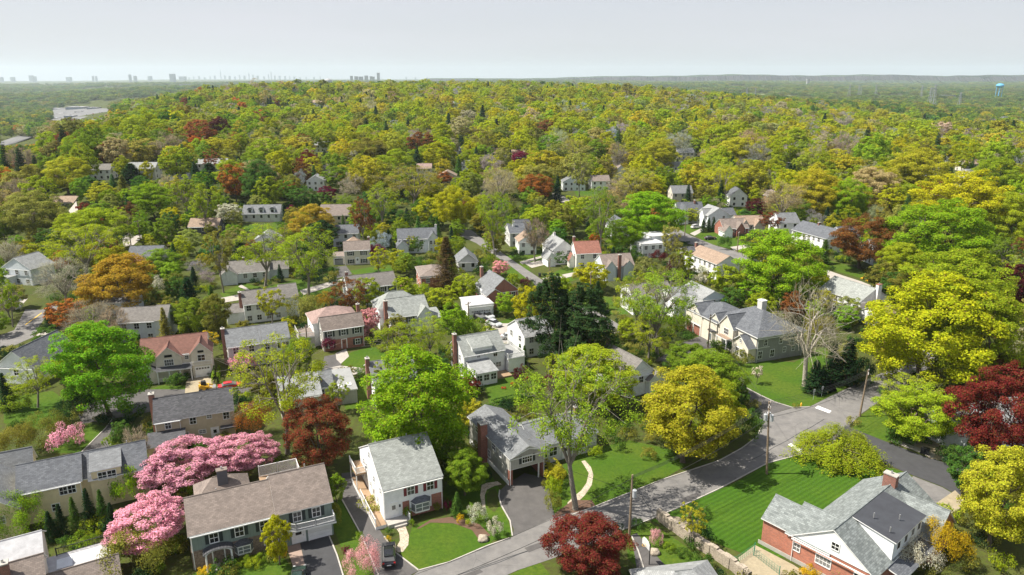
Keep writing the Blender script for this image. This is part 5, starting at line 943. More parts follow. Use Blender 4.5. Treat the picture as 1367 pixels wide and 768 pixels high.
def car_parts(paint,suv):
    L=4.55; r=[]
    mb=MB(); 
    if suv: loft(mb,[(-2.25,.72,.45,.85,.7),(-2.1,.86,.3,1.02,.8),(-1.2,.9,.25,1.08,.82),(1.2,.9,.25,1.05,.82),(2.0,.88,.3,.98,.78),(2.25,.74,.4,.75,.66)],paint)
    else: loft(mb,[(-2.25,.72,.4,.72,.7),(-2.1,.84,.28,.92,.78),(-1.2,.88,.22,.95,.8),(1.2,.88,.22,.92,.8),(2.0,.86,.28,.82,.76),(2.25,.72,.38,.62,.64)],paint)
    r.append(('body',mb))
    t=1.66 if suv else 1.4; b=1.04 if suv else .92; xr=-2.05 if suv else -1.55
    mb=MB(); loft(mb,[(xr,.76,b-.06,b+.04,.72),(xr+.42,.74,b-.06,t-.06,.6),(.25,.74,b-.06,t-.05,.6),(1.15,.76,b-.1,b+.0,.74)],'glass'); r.append(('windows',mb))
    mb=MB(); loft(mb,[(xr+.32,.56,t-.1,t-.03,.5),(-.4,.6,t-.08,t,.56),(.3,.57,t-.1,t-.03,.5)],paint); r.append(('car_roof',mb))
    for x in(-1.4,1.38):
        for s in(-1,1):
            mb=MB(); mb.tube((x,s*.7,.34),(x,s*.92,.34),.34,.34,'rubber',14); mb.tube((x,s*.921,.34),(x,s*.93,.34),.2,.2,'metal',10); r.append(('wheel',mb))
    for s in(-1,1):
        mb=MB(); mb.box(2.02,2.2,s*.62-.14,s*.62+.14,.62,.76,'lampglass'); r.append(('headlight',mb))
        mb=MB(); mb.box(-2.24,-2.1,s*.68-.12,s*.68+.1,.78,1.0,'tail'); r.append(('tail_light',mb))
    mb=MB(); mb.box(-2.265,-2.25,-.26,.26,.6,.74,'paint_wht'); r.append(('number_plate',mb))
    return r
def car(px,py,ang,label,paint,suv=False,z=.04,cat='car',group=None):
    g=at(px,py); o=tag(empty('parked_car',(g.x,g.y,g.z+z),R(ang)),label,cat,group); k=(paint,suv)
    if k not in CARP: CARP[k]=[(n,mb.build(n,o)) for n,mb in car_parts(paint,suv)]
    else:
        for n,s in CARP[k]: c=s.copy(); COL.objects.link(c); c.parent=o
    return o
car(519.5,746,100,'black suv parked at the mouth of the long drive beside the white house','paint_black',True)
car(398,778,100,'dark green car half cut off by the bottom edge on the paved strip','paint_dgreen')
car(308,519,25,'bright red car parked beyond the tan house roof','paint_red')
car(641,428,-50,'black suv with red tail lights between white garage and grey car','paint_black',True)
car(650.5,425,-50,'grey suv parked beside the white garage corner','paint_silver',True)
car(659.5,434.5,-45,'silver sedan parked on the pale drive below the hedge','paint_silver')
car(681,452,15,'silver sedan half hidden by the bright yellow-green tree','paint_silver')
car(929,305,30,'white van parked by the arborvitae before the arched window house','paint_wht',True,cat='van')
car(948,320,10,'black car parked on the street below the pink brick cottage','paint_black')
car(740,255,100,'dark car on the bend of the pale road in the middle woods','paint_black',z=.3)
car(1253,246,20,'blue car parked beside the right hand woods','paint_blue',z=.4)
car(1262,247,20,'white car parked beside the blue one at the right hand woods','paint_wht',z=.4)
# skid steer
g=at(273,522); o=tag(empty('skid_steer_loader',(g.x,g.y,.04),R(20)),'yellow and black skid steer loader on the torn-up driveway','loader')
MB().box(-.9,.9,-.7,.7,.35,1.2,'yellow_machine').build('body',o); MB().hexa([(-.5,-.5,1.2),(.5,-.5,1.2),(.5,.5,1.2),(-.5,.5,1.2),(-.45,-.45,2),(.3,-.45,2),(.3,.45,2),(-.45,.45,2)],'black').build('cab',o); MB().box(1.5,2.1,-.8,.8,.1,.7,'metal').build('bucket',o)
for s in(-1,1):
    MB().hexa([(-.9,s*.75-.07,1.4),(1.6,s*.75-.07,.6),(1.6,s*.75+.07,.6),(-.9,s*.75+.07,1.4),(-.9,s*.75-.07,1.6),(1.6,s*.75-.07,.8),(1.6,s*.75+.07,.8),(-.9,s*.75+.07,1.6)],'yellow_machine').build('lift_arm',o)
    for x in(-.6,.6): MB().tube((x,s*.6,.36),(x,s*.95,.36),.36,.36,'rubber',12).build('wheel',o)
# ---------------------------------------------------------------- street furniture
mat('pole_wood',(.27,.2,.14),.95,'stone',(.2,.15,.1),2); mat('galv',(.4,.42,.44),.5); mat('wire',(.03,.03,.03),.6)
POLES={}
def pole(key,px,py,top,label,arms=1,trafo=0,lean=0,lab2=None,h=None):
    g=at(px,py); H=h
    if H is None:
        a,b=3.,25.
        for _ in range(30):
            m=(a+b)/2
            if proj(g.x,g.y,g.z+m)[1]<top: b=m
            else: a=m
        H=(a+b)/2
    o=tag(empty('utility_pole',g,0),label,'utility pole','utility poles along the streets'); o.rotation_euler=(0,R(lean),R(0))
    MB().tube((0,0,-.5),(0,0,H),.19,.12,'pole_wood',9).build('pole',o)
    ca,sa=math.cos(R(62)),math.sin(R(62))
    for i in range(arms):
        z=H-.5-1.0*i; n=Vector((-sa,ca,0))*.06; A=Vector((ca,sa,0))*1.25
        q=[-A-n,A-n,A+n,-A+n]; mb=MB(); off=Vector((0,-.2,z)); mb.hexa([v+off for v in q]+[v+off+Vector((0,0,.12)) for v in q],'pole_wood'); ar=mb.build('crossarm',o)
        for t in(-.9,-.35,.35,.9): p=Vector((ca,sa,0))*t*1.25+off+Vector((0,0,.12)); MB().tube(p,p+Vector((0,0,.22)),.06,.04,'lampglass',6).build('insulator',ar)
    for i in range(trafo):
        a=2.1*i-.9; p=Vector((.5*math.cos(a),.5*math.sin(a),H-3.0)); tr=MB().tube(p,p+Vector((0,0,1.0)),.27,.27,'galv',12).build('transformer',o); MB().tube(p+Vector((0,0,1)),p+Vector((0,0,1.25)),.05,.03,'lampglass',6).build('bushing',tr)
    POLES[key]=(g,H,math.radians(lean)); return o
pole('a',1023.5,633,536,'leaning pale utility pole with three grey transformers at the mown lawn edge',2,3,lean=-4)
pole('b',840,716,634,'dark utility pole with one transformer beside the dark red maple',0,1)
pole('c',1147.5,556,494,'brown utility pole at the corner before the huge yellow maple',1,0,lean=2)
pole('d',944,476,420,'grey utility pole standing before the large grey house')
pole('e',413,492,434,'utility pole beside the grey and brick colonial\'s deck')
pole('f',625.6,436,403,'utility pole in front of the white double garage')
pole('g',787.5,408,362,'utility pole just right of the dark twin pines')
pole('h',733.5,378,344,'utility pole on the grass across from the white dormered house')
pole('i',984,337,309,'utility pole in front of the ivy-clad trunk by the stone cottage')
pole('j',914,315,279,'utility pole before the tall white tudor gable')
pole('k',175,328,291,'utility pole by the pale lot, left one of the pair'); pole('l',188,324,294,'utility pole by the pale lot, right one of the pair')
pole('m',352,318,298,'utility pole on the rise below the dormered cape')
pole('n',1203,280,255,'thin utility pole among the yellow crowns at right')
def ptop(k,dz=-.3,dx=0):
    g,H,l=POLES[k]; H=H+dz; return Vector((g.x+math.sin(l)*H+dx*math.cos(R(62)),g.y+dx*math.sin(R(62)),g.z+math.cos(l)*H))
def wire(a,b,label='black overhead cable strung between utility poles along the main road',sag=.8,r=.02,grp='overhead cables along the main road'):
    mb=MB(); n=14; P=[a.lerp(b,i/n)-Vector((0,0,sag*4*(i/n)*(1-i/n))) for i in range(n+1)]
    for p,q in zip(P,P[1:]): mb.tube(p,q,r,r,'wire',4)
    tag(mb.build('overhead_cable'),label,'cable',grp)
for dx in(-1.1,-.4,.4,1.1):
    wire(ptop('a',-.3,dx),ptop('c',-.3,dx)); wire(ptop('b',-.3,dx*.4),ptop('a',-.3,dx)); 
wire(ptop('b',-2.6),ptop('a',-2.6),r=.028); wire(ptop('a',-2.6),ptop('c',-2.6),r=.028); wire(ptop('b',-.5),Vector((-12,60,9.5))); wire(ptop('b',-2.6),Vector((-12,60,7.5)),r=.028)
wire(ptop('a',-.6),ptop('d',-.6),'cable crossing from the pale leaning pole to the grey house pole',grp='cables to the grey house pole'); wire(ptop('d',-.6),ptop('g',-.6),'cable running back from the grey house pole to the pine side pole',grp='cables to the pine side pole')
wire(ptop('g',-.6),ptop('h',-.6),'cable between the pine side pole and the pole across the street',grp='cable over the middle street'); wire(ptop('b',-2.2),Vector((3.2,93.1,5.0)),'service cable dropping to the split level house roof',.4,.02,'service cable'); wire(ptop('c',-1),Vector((82,150,8)),'cable leading along the road under the huge yellow maple',.9,.03,'cable under the maple')
wire(ptop('b',-1),at(875,693)+Vector((0,0,.2)),'straight guy wire from the dark utility pole to the stone wall end',.0,.02,'guy wire')
# basketball hoop
g=at(866.5,754); o=tag(empty('basketball_hoop',(g.x,g.y,0),R(200)),'basketball hoop with pale rounded backboard on a black post','basketball hoop')
MB().tube((0,0,-.2),(0,0,3.0),.07,.06,'black',8).build('post',o); MB().tube((0,0,2.9),(.55,0,3.2),.05,.05,'black',6).build('arm',o)
pts=[(-.85,0),(.85,0),(.85,.7),(.55,1.05),(0,1.15),(-.55,1.05),(-.85,.7)]; mb=MB(); mb.prism(pts,0,.05,'curtain_glass' if False else 'paint_wht'); b=mb.build('backboard',o); b.location=(.6,0,2.75); b.rotation_euler=(R(90),0,R(90))
mb=MB()
for k in range(12):
    a0,a1=k*math.pi/6,(k+1)*math.pi/6; mb.tube((.9+.23*math.cos(a0),.23*math.sin(a0),3.05),(.9+.23*math.cos(a1),.23*math.sin(a1),3.05),.02,.02,'yellow_machine',5)
mb.build('rim',o)
def bin_(px,py,label,m='black'):
    g=at(px,py); o=tag(empty('wheeled_bin',(g.x,g.y,g.z+.04),rnd.uniform(0,3)),label,'bin')
    MB().hexa([(-.25,-.28,.06),(.25,-.28,.06),(.25,.28,.06),(-.25,.28,.06),(-.31,-.35,1.0),(.31,-.35,1.0),(.31,.35,1.0),(-.31,.35,1.0)],m).build('body',o)
    MB().hexa([(-.34,-.38,1.0),(.34,-.38,1.0),(.34,.4,1.05),(-.34,.4,1.05),(-.3,-.34,1.08),(.3,-.34,1.08),(.3,.38,1.13),(-.3,.38,1.13)],m).build('lid',o)
    for s in(-1,1): MB().tube((s*.24,.3,.12),(s*.32,.3,.12),.12,.12,'rubber',10).build('wheel',o)
bin_(1232,606,'black wheeled bin on the pale kerb strip of the right road'); bin_(1237,607,'second black wheeled bin, nearer the round clipped mound'); bin_(654.5,440.5,'black wheeled bin on the pale drive near the silver sedan'); bin_(720.5,369.5,'black wheeled bin across the street from the copper street tree'); bin_(811,420.5,'black wheeled bin by the street right of the pines')
# hydrant
g=at(1069.3,543); o=tag(empty('fire_hydrant',g),'small yellow fire hydrant on the corner of the grey house lawn','fire hydrant')
MB().tube((0,0,0),(0,0,.6),.14,.13,'paint_yellow',10).build('barrel',o); MB().tube((0,0,.6),(0,0,.8),.15,.05,'paint_yellow',10).build('bonnet',o); MB().tube((-.22,0,.45),(.22,0,.45),.07,.07,'paint_yellow',8).build('nozzle',o)
for px,py,lb in((1085.5,534,'small blank roadside sign on a thin post near the hydrant'),(1096.5,530,'taller dark roadside sign nearer the bare sycamore')):
    g=at(px,py); o=tag(empty('street_sign',g,R(30)),lb,'street sign'); MB().tube((0,0,-.2),(0,0,2.2),.035,.035,'galv',6).build('post',o); MB().box(-.25,.25,-.06,-.037,1.6,2.2,'galv').build('sign_plate',o)
# stone retaining wall
mat('rubble',(.42,.36,.28),.95,'stone',(.3,.25,.2),1.3); wp=[(878,692),(905,712),(940,735),(975,758),(1000,778)]; P=[at(*p) for p in wp]; mb=MB(); n=len(P)
for i in range(n-1):
    a,b=P[i],P[i+1]; K=4
    for j in range(K):
        u,v=a.lerp(b,j/K),a.lerp(b,(j+1)/K+.002); d=(v-u).normalized(); s=Vector((-d.y,d.x,0))*(.35+.05*((i*K+j)%3)); hh=1.5+.12*math.sin(2.3*(i*K+j))
        mb.hexa([u-s,v-s,v+s,u+s]+[q+Vector((0,0,hh)) for q in(u-s*.8,v-s*.8,v+s*.8,u+s*.8)],'rubble')
tag(mb.build('stone_wall'),'long rough pale stone retaining wall between the mown lawn and the hoop yard','stone wall')
# green wire fence
mat('fence_green',(.02,.22,.14),.5); fp=[(985,752),(1004,737),(1012,733)]; P=[at(*p) for p in fp]; o=tag(empty('wire_fence',P[0]),'low green wire fence around the bed at the brick house corner','fence')
P+= [at(1048,770)]
P=[P[1],P[0]] if False else [at(980,755),at(1007,736),at(1006,742),at(1040,768)]
for a,b in((P[0],P[1]),(P[2],P[3])):
    mb=MB(); k=10; a=a-at(985,752); b=b-at(985,752)
    for i in range(k+1): q=a.lerp(b,i/k); mb.tube(q,q+Vector((0,0,1.1)),.015,.015,'fence_green',4)
    for z in(.2,.5,.8,1.1): mb.tube(a+Vector((0,0,z)),b+Vector((0,0,z)),.015,.015,'fence_green',4)
    mb.build('mesh_panel',o)
    for q in(a,b): MB().tube(q,q+Vector((0,0,1.3)),.05,.05,'fence_green',6).build('fence_post',o)
# boulder, umbrella, chairs, wooden rail
def rock(px,py,s,label):
    g=at(px,py); bm=bmesh.new(); bmesh.ops.create_icosphere(bm,subdivisions=3,radius=s); rg=random.Random(px)
    for v in bm.verts: v.co*=1+.16*math.sin(3*v.co.x/s+1)*math.cos(4*v.co.y/s)+rg.uniform(-.03,.03); v.co.z*=.65
    me=bpy.data.meshes.new('boulder'); bm.to_mesh(me); bm.free(); me.materials.append(MATS['rubble']); o=bpy.data.objects.new('boulder',me); COL.objects.link(o); o.location=(g.x,g.y,s*.3); tag(o,label,'boulder')
rock(645,721,.75,'pale boulder at the corner of the white house front lawn'); rock(874,739,.7,'round stone lined planter mound beside the basketball hoop')
mat('teal',(.0,.3,.24),.6); g=at(962,400,2.2); o=tag(empty('patio_umbrella',g),'teal patio umbrella behind the large grey house','umbrella'); MB().tube((0,0,0),(0,0,2.7),.04,.03,'galv',6).build('pole',o); mb=MB()
for k in range(8): a,b=k*math.pi/4,(k+1)*math.pi/4; mb.poly([(1.5*math.cos(a),1.5*math.sin(a),2.1),(1.5*math.cos(b),1.5*math.sin(b),2.1),(0,0,2.7)],'teal'); mb.poly([(1.5*math.cos(b),1.5*math.sin(b),2.1),(1.5*math.cos(a),1.5*math.sin(a),2.1),(0,0,2.67)],'teal')
mb.build('canopy',o)
for px,py,lb in((1151,373,'orange garden chair by the curved drive, nearer the copper beech'),(1158,376,'orange garden chair by the curved drive, nearer the white chimney house')):
    g=at(px,py); o=tag(empty('garden_chair',(g.x,g.y,.04),R(200)),lb,'garden chair'); MB().hexa([(-.35,-.35,.35),(.35,-.35,.35),(.35,.35,.25),(-.35,.35,.25),(-.35,-.35,.41),(.35,-.35,.41),(.35,.35,.31),(-.35,.35,.31)],'yellow_machine').build('seat',o)
    MB().hexa([(-.35,.3,.25),(.35,.3,.25),(.35,.37,.25),(-.35,.37,.25),(-.32,.6,1.1),(.32,.6,1.1),(.32,.66,1.1),(-.32,.66,1.1)],'yellow_machine').build('backrest',o)
    for x in(-.33,.33):
        for y in(-.3,.3): MB().box(x-.04,x+.04,y-.04,y+.04,0,.32,'yellow_machine').build('leg',o)
a,b=at(601,441),at(620,455); o=tag(empty('wooden_rail_fence',a),'pale timber rail fence beside the drive above the railed roof house','fence'); d=b-a
mb=MB(); s=Vector((-d.y,d.x,0)).normalized()*.08
for z in(.4,.8): mb.hexa([-s+Vector((0,0,z)),d-s+Vector((0,0,z)),d+s+Vector((0,0,z)),s+Vector((0,0,z)),-s+Vector((0,0,z+.2)),d-s+Vector((0,0,z+.2)),d+s+Vector((0,0,z+.2)),s+Vector((0,0,z+.2))],'wood')
mb.build('rails',o)
for i in range(5): q=d*i/4; MB().box(q.x-.07,q.x+.07,q.y-.07,q.y+.07,-.1,1.1,'wood').build('fence_post',o)
# clipped hedges
def hedge(pts,w,h,c,label):
    rg=np.random.default_rng(int(pts[0][0])); P=[at(*p) for p in pts]; Ps=[];Ns=[]
    for a,b in zip(P,P[1:]):
        a2=np.array(a);b2=np.array(b);L=np.linalg.norm(b2-a2);d=(b2-a2)/L;s=np.array([-d[1],d[0],0]); n=int(L*260)
        t=rg.uniform(-.3,L+.3,n); th=rg.uniform(0,math.pi,n); e=.28; cx=np.sign(np.cos(th))*np.abs(np.cos(th))**e; cz=np.abs(np.sin(th))**e
        Ps.append(a2+d*t[:,None]+s*(cx*w/2)[:,None]+np.array([0,0,1])*(cz*h*rg.uniform(.93,1.03,n)*np.where(np.abs(cx)>.97,rg.uniform(0,1,n),1))[:,None]); Ns.append(unit(s*cx[:,None]+np.array([0,0,1])*cz[:,None]+rg.normal(size=(n,3))*.4))
    Ps=np.concatenate(Ps);Ns=np.concatenate(Ns); org=np.array(P[0]); me=_ob('hedge',quads(Ps-org,Ns,.14,rg),np.arange(len(Ps)*4).reshape(-1,4),['leaf']); o=bpy.data.objects.new('hedge',me); COL.objects.link(o); o.location=org; o.color=(*CC[c],.03); tag(o,label,'hedge')
hedge([(662,424),(672,419),(686,413)],1.8,2.2,'gr','dark clipped hedge below the red brick gabled house'); hedge([(738,652),(744,640),(735,628)],2.0,2.0,'gy','golden clipped hedge curving beside the split level driveway'); hedge([(288,512),(290,498)],1.4,1.6,'g','narrow green hedge right of the cream house driveway'); hedge([(700,497),(714,508),(722,516)],1.0,1.4,'g','thin green hedge behind the railed roof house yard'); hedge([(14,532),(40,524),(62,516)],2.2,1.8,'yg','long low light green hedge below the mossy roofed cottage'); hedge([(1190,575),(1215,584),(1240,588)],3.0,1.8,'gr','broad dark hedge under the low yellow-green tree by the right road'); hedge([(955,466),(972,474)],1.2,.9,'g','low green hedge before the grey house bay window'); hedge([(660,545),(690,538),(715,530)],1.6,1.6,'gr','dark green hedge behind the split level house')
# ---------------------------------------------------------------- fill: trees not listed one by one
MASK=np.zeros((768,1367),np.float32)
yy,xx=np.mgrid[0:768,0:1367]
def inpoly(px,py,poly):
    r=np.zeros(np.shape(px),bool); n=len(poly)
    for i in range(n):
        x1,y1=poly[i];x2,y2=poly[(i+1)%n]
        if y1==y2: continue
        r^=((y1>py)!=(y2>py))&(px<(x2-x1)*(py-y1)/(y2-y1)+x1)
    return r
GZ=CAMH/np.maximum(math.sin(PIT)-(384-yy)/F*math.cos(PIT),.02)
for pts,dep in PXOPEN: m=inpoly(xx,yy,pts); MASK[m]=np.maximum(MASK[m],(GZ[m] if dep<400 else dep*1.05))
for x0,y0,x1,y1,dep in CLEAR:
    w=x1-x0; a,b,c,d=[int(v) for v in(x0+.12*w,y0,x1-.12*w,y1)]
    if b<768 and d>0 and c>0 and a<1367: s=MASK[max(b,0):max(d,0),max(a,0):max(c,0)]; s[:]=np.maximum(s,dep)
for (x0,y0,x1,y1,dep) in((20,415,60,440,170),(30,380,60,410,200),(70,138,146,160,2600),(0,180,56,196,2500),(420,480,500,510,130),(640,425,700,460,170)): MASK[y0:y1,x0:x1]=np.maximum(MASK[y0:y1,x0:x1],dep)
for T_ in TREES:
    if T_['w']>20 and T_['kind']!='bush':
        zt=proj(T_['x'],T_['y'],float(terr(T_['x'],T_['y']))+8)[2]; a,b,c,d=int(T_['px']-T_['w']*.3),int(T_['py']-T_['h']*.42),int(T_['px']+T_['w']*.3),int(T_['py']+T_['h']*.22)
        if c>0 and d>0 and b<768: q=MASK[max(b,0):d,max(a,0):c]; q[:]=np.maximum(q,zt-6)
FB=[(np.array(f)[:,0].min(),np.array(f)[:,0].max(),np.array(f)[:,1].min(),np.array(f)[:,1].max(),f) for f in FOOT+OPEN]
def blocked(x,y,m=0):
    for a,b,c,d,f in FB:
        if a-m<x<b+m and c-m<y<d+m and (m>0 and f in FOOT or inpoly(np.array(x),np.array(y),f)): return True
    return False
def hides(px,py,w,h,dep,lim=.15):
    a,b,c,d=int(px-w*.42),int(py-h*.45),int(px+w*.42)+1,int(py+h*.45)+1
    a,b=max(a,0),max(b,0); s=MASK[b:d,a:c]
    return s.size>0 and (s>dep+4).mean()>lim
def palette(x,y,t,d,rg):
    u=rg.random()
    if d<330: P=[('yg',.26),('by',.08),('g',.14),('bg',.08),('gr',.12),('ol',.13),('og',.08),('gy',.05),('cu',.02),('oo',.02),('dr',.01),('ta',.01)]
    elif t<-.28: P=[('yg',.26),('by',.14),('g',.17),('gr',.08),('ol',.1),('og',.1),('gy',.07),('ta',.03),('cu',.03),('oo',.02),('dr',.02)]
    else: P=[('by',.42),('yg',.20),('gy',.1),('ol',.1),('og',.1),('ta',.03),('g',.07),('gr',.05),('cu',.015),('oo',.015)]
    a=0
    for c,p in P:
        a+=p
        if u<a: return c
    return 'ol'
rg=np.random.default_rng(11); GRID={}
def gput(x,y,r): GRID.setdefault((int(x//20),int(y//20)),[]).append((x,y,r))
def gnear(x,y,r,k=.78):
    i,j=int(x//20),int(y//20)
    for a in(-1,0,1):
        for b in(-1,0,1):
            for (u,v,s) in GRID.get((i+a,j+b),()):
                if (u-x)**2+(v-y)**2<((s+r)*k)**2: return True
    return False
for T_ in TREES: gput(T_['x'],T_['y'],max(T_['R'],1.2)*(1 if T_['kind']!='bush' else .8))
cand=[]
for _ in range(60000):
    d=70+(1500-70)*rg.random()**.55; t=rg.uniform(-.84,.84); y=d/math.sqrt(1+t*t); x=t*y
    if d>330: Rr=rg.uniform(3.6,7+4.5*rg.random()); H=rg.uniform(1.75,2.3)*Rr+1.5
    else: Rr=rg.uniform(2.2,4.6); H=Rr*rg.uniform(2.0,2.6)
    if gnear(x,y,Rr,.66 if d>330 else .8): continue
    if d<420 and blocked(x,y,1.0): continue
    g=float(terr(x,y)); kk=rg.random(); kind='D' if kk<.68 else('S' if kk<.84 else('B' if kk<(.88 if t<-.2 else .91) else 'C'))
    if kind=='C': Rr*=.55
    px,py,z=proj(x,y,g+H*.58); w=2*Rr*F/z; h=H*.85*F/z
    if px<-60 or px>1430 or py>800: continue
    if py>590 and w>16: continue
    if d<330 and rg.random()<.1: continue
    if hides(px,py,w,h,z): continue
    c=palette(x,y,t,d,rg)
    if t>.3 and d>1500-1100*(t-.3): c=['g','gr','yg','ol','og','gr'][int(rg.integers(6))]
    if kind=='C': c='dg' if rg.random()<.6 else 'gr'
    if kind=='B': c='br' if rg.random()<.5 else 'gb'
    gput(x,y,Rr); cand.append((w*h,x,y,g,Rr,H,kind,c,px,py,w,h))
cand.sort(reverse=True)
nind=max(0,270-sum(1 for T_ in TREES if T_['kind'] in 'DS')); used=0; STUFF=[]
for (_,x,y,g,Rr,H,kind,c,px,py,w,h) in cand:
    if used<nind and 10<px<1357 and py<760 and y<420:
        used+=1; COUNT+=1; lod='h' if w>46 else('m' if w>17 else 'f'); cr,tk,pr,ph,pcb=proto(kind,lod,COUNT)
        ob=empty(KN[kind],(x,y,g),rnd.uniform(0,6.28)); ob.scale=(Rr/pr,Rr/pr,H/ph); k=rnd.uniform(.85,1.12); col=CC[c]
        o=bpy.data.objects.new('crown',cr); COL.objects.link(o); o.parent=ob; o.color=(col[0]*k,col[1]*k,col[2]*k,.04)
        if tk: t=bpy.data.objects.new('trunk',tk); COL.objects.link(t); t.parent=ob
        TREES.append(dict(o=ob,px=px,py=py,w=w,h=h,kind=kind,c=c,label=None,R=Rr,x=x,y=y))
    else: STUFF.append((x,y,g,Rr,H,kind,c))
# beyond the first ridge: broad valley and plain woods
for dmin,dmax,n,ra,rb in((1500,3200,9000,6.5,11),(3200,9000,9000,14,30)):
    for _ in range(n):
        d=dmin+(dmax-dmin)*rg.random()**.8; t=rg.uniform(-.8,.8); y=d/math.sqrt(1+t*t); x=t*y; Rr=rg.uniform(ra,rb); H=min(Rr*1.9,22)*rg.uniform(.8,1.1)
        if math.sin(x/260+1)*math.cos(y/330+x/700)>.72: continue
        g=float(terr(x,y)); px,py,z=proj(x,y,g+H*.5)
        if hides(px,py,2*Rr*F/z,H*F/z,z): continue
        c=['g','gr','ol','yg','og','gr','g','gy'][rg.integers(8)]
        STUFF.append((x,y,g,Rr,H,'D',c))
def scatter(name,pts,protos,matname):
    me=bpy.data.meshes.new(name); n=len(pts); me.vertices.add(n)
    me.vertices.foreach_set('co',np.array([p[:3] for p in pts],np.float32).ravel())
    for an,ty,ar in(('rot','FLOAT_VECTOR',[p[4] for p in pts]),('scl','FLOAT_VECTOR',[p[5] for p in pts]),('col','FLOAT_COLOR',[p[6] for p in pts])):
        at_=me.attributes.new(an,ty,'POINT'); at_.data.foreach_set('color' if 'COLOR' in ty else 'vector',np.array(ar,np.float32).ravel())
    at_=me.attributes.new('idx','INT','POINT'); at_.data.foreach_set('value',np.array([p[3] for p in pts],np.int32))
    o=bpy.data.objects.new(name,me); COL.objects.link(o); tag(o,kind='stuff')
    ng=bpy.data.node_groups.new(name,'GeometryNodeTree'); ng.interface.new_socket('Geometry',in_out='INPUT',socket_type='NodeSocketGeometry'); ng.interface.new_socket('Geometry',in_out='OUTPUT',socket_type='NodeSocketGeometry')
    N=ng.nodes; L=ng.links; gi=N.new('NodeGroupInput'); go=N.new('NodeGroupOutput'); ip=N.new('GeometryNodeInstanceOnPoints'); ip.inputs['Pick Instance'].default_value=True
    def attr(nm,ty): a=N.new('GeometryNodeInputNamedAttribute'); a.data_type=ty; a.inputs['Name'].default_value=nm; return a.outputs['Attribute']
    jn=N.new('GeometryNodeJoinGeometry')
    for pm in protos[::-1]:
        po=bpy.data.objects.new(name+'_model',pm); oi=N.new('GeometryNodeObjectInfo'); oi.inputs['Object'].default_value=po; oi.inputs['As Instance'].default_value=True
        L.new(oi.outputs['Geometry'],jn.inputs[0])
    L.new(gi.outputs[0],ip.inputs['Points']); L.new(jn.outputs[0],ip.inputs['Instance']); L.new(attr('idx','INT'),ip.inputs['Instance Index'])
    er=N.new('FunctionNodeEulerToRotation'); L.new(attr('rot','FLOAT_VECTOR'),er.inputs[0]); L.new(er.outputs[0],ip.inputs['Rotation']); L.new(attr('scl','FLOAT_VECTOR'),ip.inputs['Scale']); L.new(ip.outputs[0],go.inputs[0])
    md=o.modifiers.new(name,'NODES'); md.node_group=ng; return o
def inst(me):
    m=me.copy(); m.materials.clear(); m.materials.append(LEAFI); return m
FP=[]; FI={}
for kind,nv in(('D',4),('S',2),('B',1),('C',2)):
    for L_ in 'fm':
        FI[kind+L_]=[]
        for v in range(nv): FI[kind+L_].append((len(FP),proto(kind,L_,v))); FP.append(inst(proto(kind,L_,v)[0]))
pts=[]
for (x,y,g,Rr,H,kind,c) in STUFF:
    fk=kind+('m' if math.hypot(x,y)<620 else 'f'); i,p=FI[fk][rg.integers(len(FI[fk]))]; s=Rr/p[2]; k=rg.uniform(.82,1.15); col=CC[c]; d=math.hypot(x,y)
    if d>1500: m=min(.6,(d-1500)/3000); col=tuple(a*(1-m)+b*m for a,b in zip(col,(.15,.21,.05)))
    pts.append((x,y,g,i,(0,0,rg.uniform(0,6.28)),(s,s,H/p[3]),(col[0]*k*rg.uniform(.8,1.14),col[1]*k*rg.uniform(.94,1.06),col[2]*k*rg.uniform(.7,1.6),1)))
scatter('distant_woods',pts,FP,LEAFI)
# undergrowth in the yards
BP=[inst(proto('bush','f',v)[0]) for v in(0,1)]; bp_=proto('bush','f',0); pts=[]
for _ in range(16000):
    d=65+(360-65)*rg.random()**.6; t=rg.uniform(-.84,.84); y=d/math.sqrt(1+t*t); x=t*y
    if math.sin(x/9+y/14)+math.sin(y/7-x/17)+rg.normal()*.5<.15: continue
    if blocked(x,y,.0): continue
    Rr=rg.uniform(.5,1.7); H=Rr*rg.uniform(1.0,1.5); g=float(terr(x,y)); px,py,z=proj(x,y,g+H*.5)
    if hides(px,py,2*Rr*F/z,H*F/z,z,.3): continue
    c=['g','gr','ol','yg','dg','og','gr','ol','dg'][rg.integers(9)]; k=rg.uniform(.7,1.1); col=CC[c]
    pts.append((x,y,g-.05,int(rg.integers(2)),(0,0,rg.uniform(0,6.28)),(Rr/bp_[2],Rr/bp_[2],H/bp_[3]),(col[0]*k,col[1]*k,col[2]*k,1)))
scatter('undergrowth',pts,BP,LEAFI)

# ---------------------------------------------------------------- the distance
mat('far_wall',(.24,.235,.23),.9); mat('far_white',(.34,.34,.34),.8); mat('far_hazed',(.38,.41,.44),.8); mat('far_brick',(.3,.2,.17),.9); mat('far_glass',(.2,.25,.3),.3); mat('cliff',(.045,.03,.04),.95,'stone',(.03,.025,.03),.02); mat('tower_blue',(.1,.4,.65),.5); mat('field',(.2,.24,.08),.95,'soil',(.15,.17,.07),.05); mat('lot',(.17,.17,.17),.9,'soil',(.12,.12,.12),.05)  # tower tone paled and blued: haze put into the colour so skyline fades
